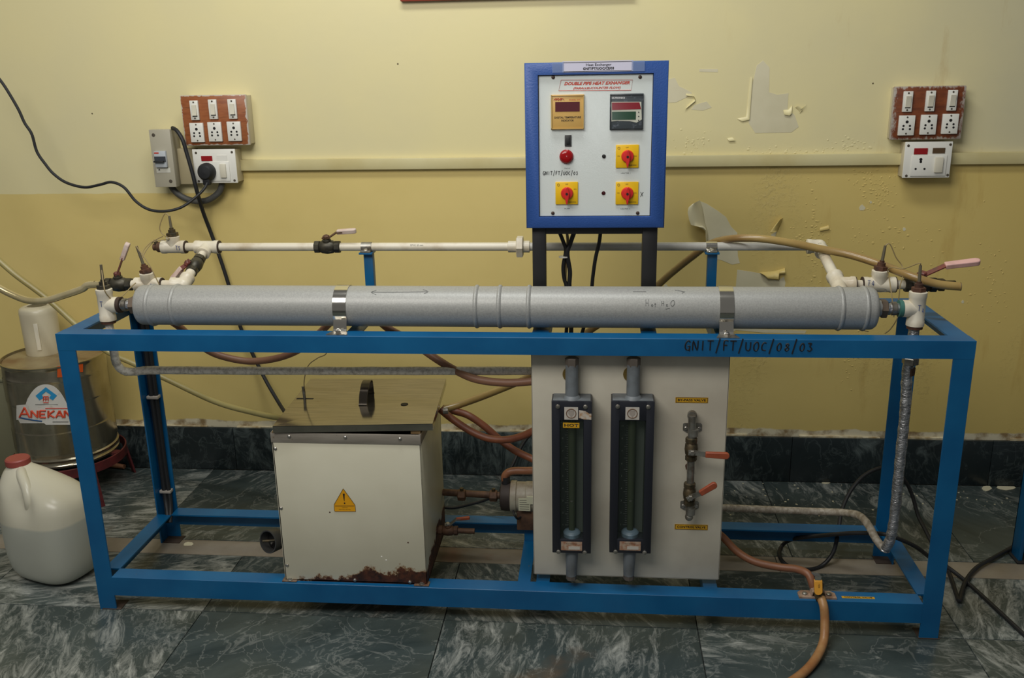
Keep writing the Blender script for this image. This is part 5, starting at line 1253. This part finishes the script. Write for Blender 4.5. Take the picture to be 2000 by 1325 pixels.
for x_ in range(125, 545, 14):
    top = 905-(x_-125)*.1
    if x_ > 195: top = 745+max(0, (abs(x_-350)/160.0))**2.4*150
    top = min(top, 915); bot = 1040 if x_ < 345 else 1052
    if x_ < 150: bot = 1015
    cols.append((d3(x_, top)[0], d3(x_, top)[1], d3(x_, bot)[1]))
for i in range(550, 640, 14): cols.append((d3(i, 890)[0], d3(i, 900)[1], d3(i, 1052)[1]))
dl = drumpatch(cols, .0008, lblm, 'printed_label', DR)
def dpoly(pts, m, name, parent, off=.0018):
    n = len(pts); vs = [ondrum(*d3(*p), off) for p in pts]; return MB().add(vs, [tuple(range(n))]).build(name, m, parent)
cy_m = mat('cyan_print', rgb(40, 140, 190), .4)
dpoly([(270, 832), (348, 766), (348, 800), (318, 826), (332, 848), (300, 866)], cy_m, 'house_emblem', dl)
dpoly([(348, 766), (434, 830), (402, 866), (374, 848), (388, 826), (348, 800)], cy_m, 'house_emblem', dl)
mb = MB()
for a_, b_ in (((330, 838), (330, 872)), ((348, 838), (348, 872)), ((366, 838), (366, 872)), ((326, 855), (370, 855)), ((330, 838), (366, 838)), ((330, 884), (370, 884))):
    mb.tube([ondrum(*d3(*a_), .002), ondrum(*d3(*b_), .002)], .0013, 5, 0)
mb.build('emblem_figure', redink, dl)
# ANEKANT lettering following the drum curve
def drumtext(s, x0_, yb, dx, h, m, first=1.0):
    cu = None
    mbt = MB()
    GL = {'A': [[(0, 0), (.5, 1), (1, 0)], [(.2, .35), (.8, .35)]], 'N': [[(.05, 0), (.05, 1), (.95, 0), (.95, 1)]], 'E': [[(.95, 1), (.1, 1), (.1, 0), (.95, 0)], [(.1, .5), (.8, .5)]], 'K': [[(.1, 1), (.1, 0)], [(.95, 1), (.15, .45), (.95, 0)]], 'T': [[(0, 1), (1, 1)], [(.5, 1), (.5, 0)]]}
    x_ = x0_
    for i, ch in enumerate(s):
        wd = dx*(1.25 if i == 0 else .85); hh = h*(1.45 if i == 0 else 1)
        for st in GL[ch]:
            for p_, q_ in zip(st[:-1], st[1:]):
                mbt.tube([ondrum(*d3(x_+p_[0]*wd, yb-p_[1]*hh), .0016), ondrum(*d3(x_+q_[0]*wd, yb-q_[1]*hh), .0016)], .0028, 6, 0)
        x_ += wd+dx*.17
    return mbt.build('brand_lettering', m, dl)
drumtext('ANEKANT', 148, 997, 62, 52, mat('red_orange_print', rgb(206, 74, 44), .4))
mb = MB(); mb.tube([ondrum(*d3(x_, y_), .0014) for x_, y_ in ((150, 997), (200, 1008), (260, 1018), (320, 1026))], .0022, 6, 3); mb.build('blue_stripe', mat('deep_blue_print', rgb(28, 74, 120), .4), dl)
mb = MB(); mb.tube([ondrum(*d3(x_, 927), .0014) for x_ in (345, 400, 460, 520)], .0016, 6, 3); mb.build('red_stripe', redink, dl)
mb = MB(); mb.tube([ondrum(*d3(x_, 898), .0014) for x_ in (268, 330, 440)], .0008, 5, 3); mb.tube([ondrum(*d3(x_, 1030), .0014) for x_ in (400, 450, 520)], .0011, 5, 3); mb.build('small_print', inkgrey, dl)
for pts_ in ([(440, 612), (640, 590), (640, 660), (600, 665), (560, 655), (450, 690), (430, 680)],):
    cols = [(d3(x_, 0)[0], d3(0, 607-(x_-440)*.09)[1], d3(0, (692 if x_ < 500 else 660)-(x_-440)*.05)[1]) for x_ in range(436, 645, 14)]
    drumpatch(cols, .0006, mat('orange_sticker', rgb(196, 82, 28), .4), 'orange_sticker', DR)
# stool
SL = thing('stool_stand', (dcx, dcy, 0), 'maroon round metal stand with splayed legs under the tin drum', 'stand')
MB().lathe((dcx, dcy, dzb-.03), (0, 0, 1), [(0, .168), (.028, .168), (.029, .164), (.001, .164), (0, .168)], 56, False).build('ring_band', maroon, SL)
mb = MB()
for a_ in (0, pi/2): mb.obox((dcx, dcy, dzb-.004), (cos(a_)*.165, sin(a_)*.165, 0), (-sin(a_)*.012, cos(a_)*.012, 0), (0, 0, .0035))
mb.build('cross_strap', maroon, SL)
for a_ in (-40, 50, 140, 220):
    c_, s_ = cos(radians(a_)), sin(radians(a_)); tdir = V(-s_, c_, 0)
    top = V(dcx+c_*.166, dcy+s_*.166, dzb-.003); bot = V(dcx+c_*.195, dcy+s_*.195*.93, .0)
    mb = MB(); mb.hexa([bot-tdir*.011-V(c_, s_, 0)*.003, bot+tdir*.011-V(c_, s_, 0)*.003, bot+tdir*.011+V(c_, s_, 0)*.003, bot-tdir*.011+V(c_, s_, 0)*.003, top-tdir*.013-V(c_, s_, 0)*.003, top+tdir*.013-V(c_, s_, 0)*.003, top+tdir*.013+V(c_, s_, 0)*.003, top-tdir*.013+V(c_, s_, 0)*.003]); mb.build('leg', maroon, SL)
# jar
jb = PZ(87, 687, dzt-.005); jx, jy, jz = jb.x, jb.y, dzt-.0074
jh = .150
JR = thing('plastic_jar', (jx, jy, jz), 'frosted plastic jar standing upside down on the tin drum', 'jar')
MB().lathe((jx, jy, jz), (0, 0, 1), [(0, .050), (.004, .0515), (.05, .052), (jh-.02, .0535), (jh-.008, .052), (jh-.002, .046), (jh, .036), (jh, .001)], 40).build('jar_body', cupm, JR, 60)
MB().lathe((jx, jy, jz+jh-.002), (0, 0, 1), [(0, .034), (.004, .033), (.004, .03), (.002, .028)], 32).build('base_ring', cupm, JR)
sa = radians(-70)
MB().obox((jx+.0535*cos(sa), jy+.0535*sin(sa), jz+.064), (-sin(sa)*.006, cos(sa)*.006, 0), (0, 0, .042), (cos(sa)*.0018, sin(sa)*.0018, 0), .0012).build('molded_strip', mat('frosted_strip', rgb(232, 226, 206), .3), JR)
# cabinet edge at far left
ca = P(28, 759, .62)
kb = thing('grey_cabinet', (-.9, .6, 0), 'grey-green painted box standing at the left edge, behind the tin drum', 'cabinet')
MB().box(-1.5, -.60, .73, WY-.015, 0, .335, .004).build('carcass', cabm, kb)
MB().box(-1.5, -.597, .725, WY-.015, .335, .345, .002).build('top', cabm, kb)
# jug
JX, JY = -.207, .165
JG = thing('water_jug', (JX, JY, 0), 'big milky plastic jug half full of water, beside the front left leg', 'jug')
def sup(a, e): c_, s_ = cos(a), sin(a); return (abs(c_)**(2/e))*(1 if c_ >= 0 else -1), (abs(s_)**(2/e))*(1 if s_ >= 0 else -1)
rows = [(.0, .066, .050), (.003, .084, .062), (.012, .100, .074), (.03, .112, .081), (.06, .119, .085), (.12, .122, .086), (.17, .121, .085), (.205, .118, .083), (.232, .110, .078), (.252, .098, .068), (.270, .080, .054), (.284, .058, .041), (.293, .038, .031), (.298, .027, .026), (.312, .024, .024)]
vs = []; fs = []; sg_ = 48
for (z_, rx, ry) in rows:
    sh_ = -max(0, min(z_, .30)-.235)*1.2
    for k in range(sg_):
        a_ = 2*pi*k/sg_; x_, y_ = sup(a_, 3.0 if z_ < .255 else 2.3)
        px_, py2 = x_*rx+sh_, y_*ry
        # pinched handle hollow on the front shoulder
        if y_ < 0 and .17 < z_ < .285:
            dd = ((px_-.005)/.035)**2+((z_-.228)/.032)**2; py2 += .026*math.exp(-dd*1.1)
        vs.append((px_, py2, z_))
for i in range(len(rows)-1):
    for k in range(sg_):
        k2 = (k+1) % sg_; fs.append((i*sg_+k, i*sg_+k2, i*sg_+sg_+k2, i*sg_+sg_+k))
fs += [tuple(range(sg_-1, -1, -1)), tuple((len(rows)-1)*sg_+k for k in range(sg_))]
ra = radians(-18)
vs = [(JX+x_*cos(ra)-y_*sin(ra), JY+x_*sin(ra)+y_*cos(ra), z_) for x_, y_, z_ in vs]
jo = MB().add(vs, fs).build('jug_body', jugm, JG, 180); ss = jo.modifiers.new('s', 'SUBSURF'); ss.levels = 1; ss.render_levels = 1
nx = -(.300-.235)*1.2; ncx, ncy = JX+nx*cos(ra), JY+nx*sin(ra)
MB().lathe((ncx, ncy, .300), (0, 0, 1), [(0, .029), (.001, .030), (.015, .030), (.018, .027), (.018, .001)], 32).build('cap', redcap, JG)
hp_ = [V(ncx+.016, ncy-.016, .290), V(ncx+.036, ncy-.044, .284), V(ncx+.060, ncy-.068, .262), V(ncx+.070, ncy-.080, .235), V(ncx+.066, ncy-.076, .205)]
MB().tube(hp_, (.013, .014), 14, 8).build('handle', jugm, JG, 180)

# ================================================================== FAR RIGHT LEG, DEBRIS
fr = thing('second_frame', (2.34, .38, 0), 'blue leg of another frame at the right edge of the picture', 'frame')
a = PZ(1983, 1085, 0); 
MB().box(2.325, 2.335, .36, .405, 0, .42, .001).build('leg_flange', blue, fr); MB().box(2.325, 2.367, .40, .405, 0, .42, .001).build('leg', blue, fr)
MB().box(2.325, 2.9, .36, .405, .40, .425, .001).build('rail', blue, fr); MB().box(2.318, 2.375, .35, .41, 0, .006, .002).build('foot', rubber, fr)
MB().box(2.855, 2.897, .36, .405, 0, .41, .001).build('leg', blue, fr)
flake_m = mat('fallen_paint_chip', rgb(216, 208, 176), .5)
def chip(px, py, w_, h_, label, rot=0):
    c = PZ(px, py, .0); k = mpp(c); pts = []
    n = 8
    for i in range(n):
        a_ = 2*pi*i/n+rot; r = random.uniform(.7, 1.1)
        q_ = PZ(px+w_/2*cos(a_)*r, py+h_/2*sin(a_)*r, 0); q_.y = min(q_.y, WY-.016); pts.append(q_+V(0, 0, .0004))
    o = MB().prism(pts, (0, 0, .0012)).build('paint_chip', flake_m); return tag(o, label, 'paint chip', 'fallen paint chips on the floor')
chip(1926, 955, 22, 13, 'larger rounded cream paint chip on the floor by the far right skirting')
chip(1965, 954, 46, 10, 'long cream paint chip on the floor at the far right, beside the rounded one')
chip(1612, 944, 18, 4, 'thin pale paint chip at the foot of the skirting, right of the white board')
chip(367, 1064, 22, 8, 'white paint chip on the pale floor strip behind the left leg')
mb = MB()
for _ in range(60):
    px_, py2 = random.choice([(random.uniform(1430, 1800), random.uniform(945, 1012)), (random.uniform(1410, 1560), random.uniform(940, 1012)), (random.uniform(1800, 1990), random.uniform(952, 990))])
    c = PZ(px_, py2, 0)
    if c.y > WY-.02: continue
    s_ = random.uniform(.0008, .003); mb.cbox((c.x, c.y, .0006), s_*2, s_*1.5, .001)
o = mb.build('paint_crumbs', flake_m); tag(o, 'scattered tiny crumbs of fallen wall paint on the floor', 'debris'); o['kind'] = 'stuff'
tag(MB().cyl(PZ(214, 908, .012), PZ(243, 912, .010), .0085, .0075, 12).build('wood_peg', mat('raw_wood', rgb(170, 118, 86), .6)), 'short wooden peg on the floor beside the maroon stand', 'peg')
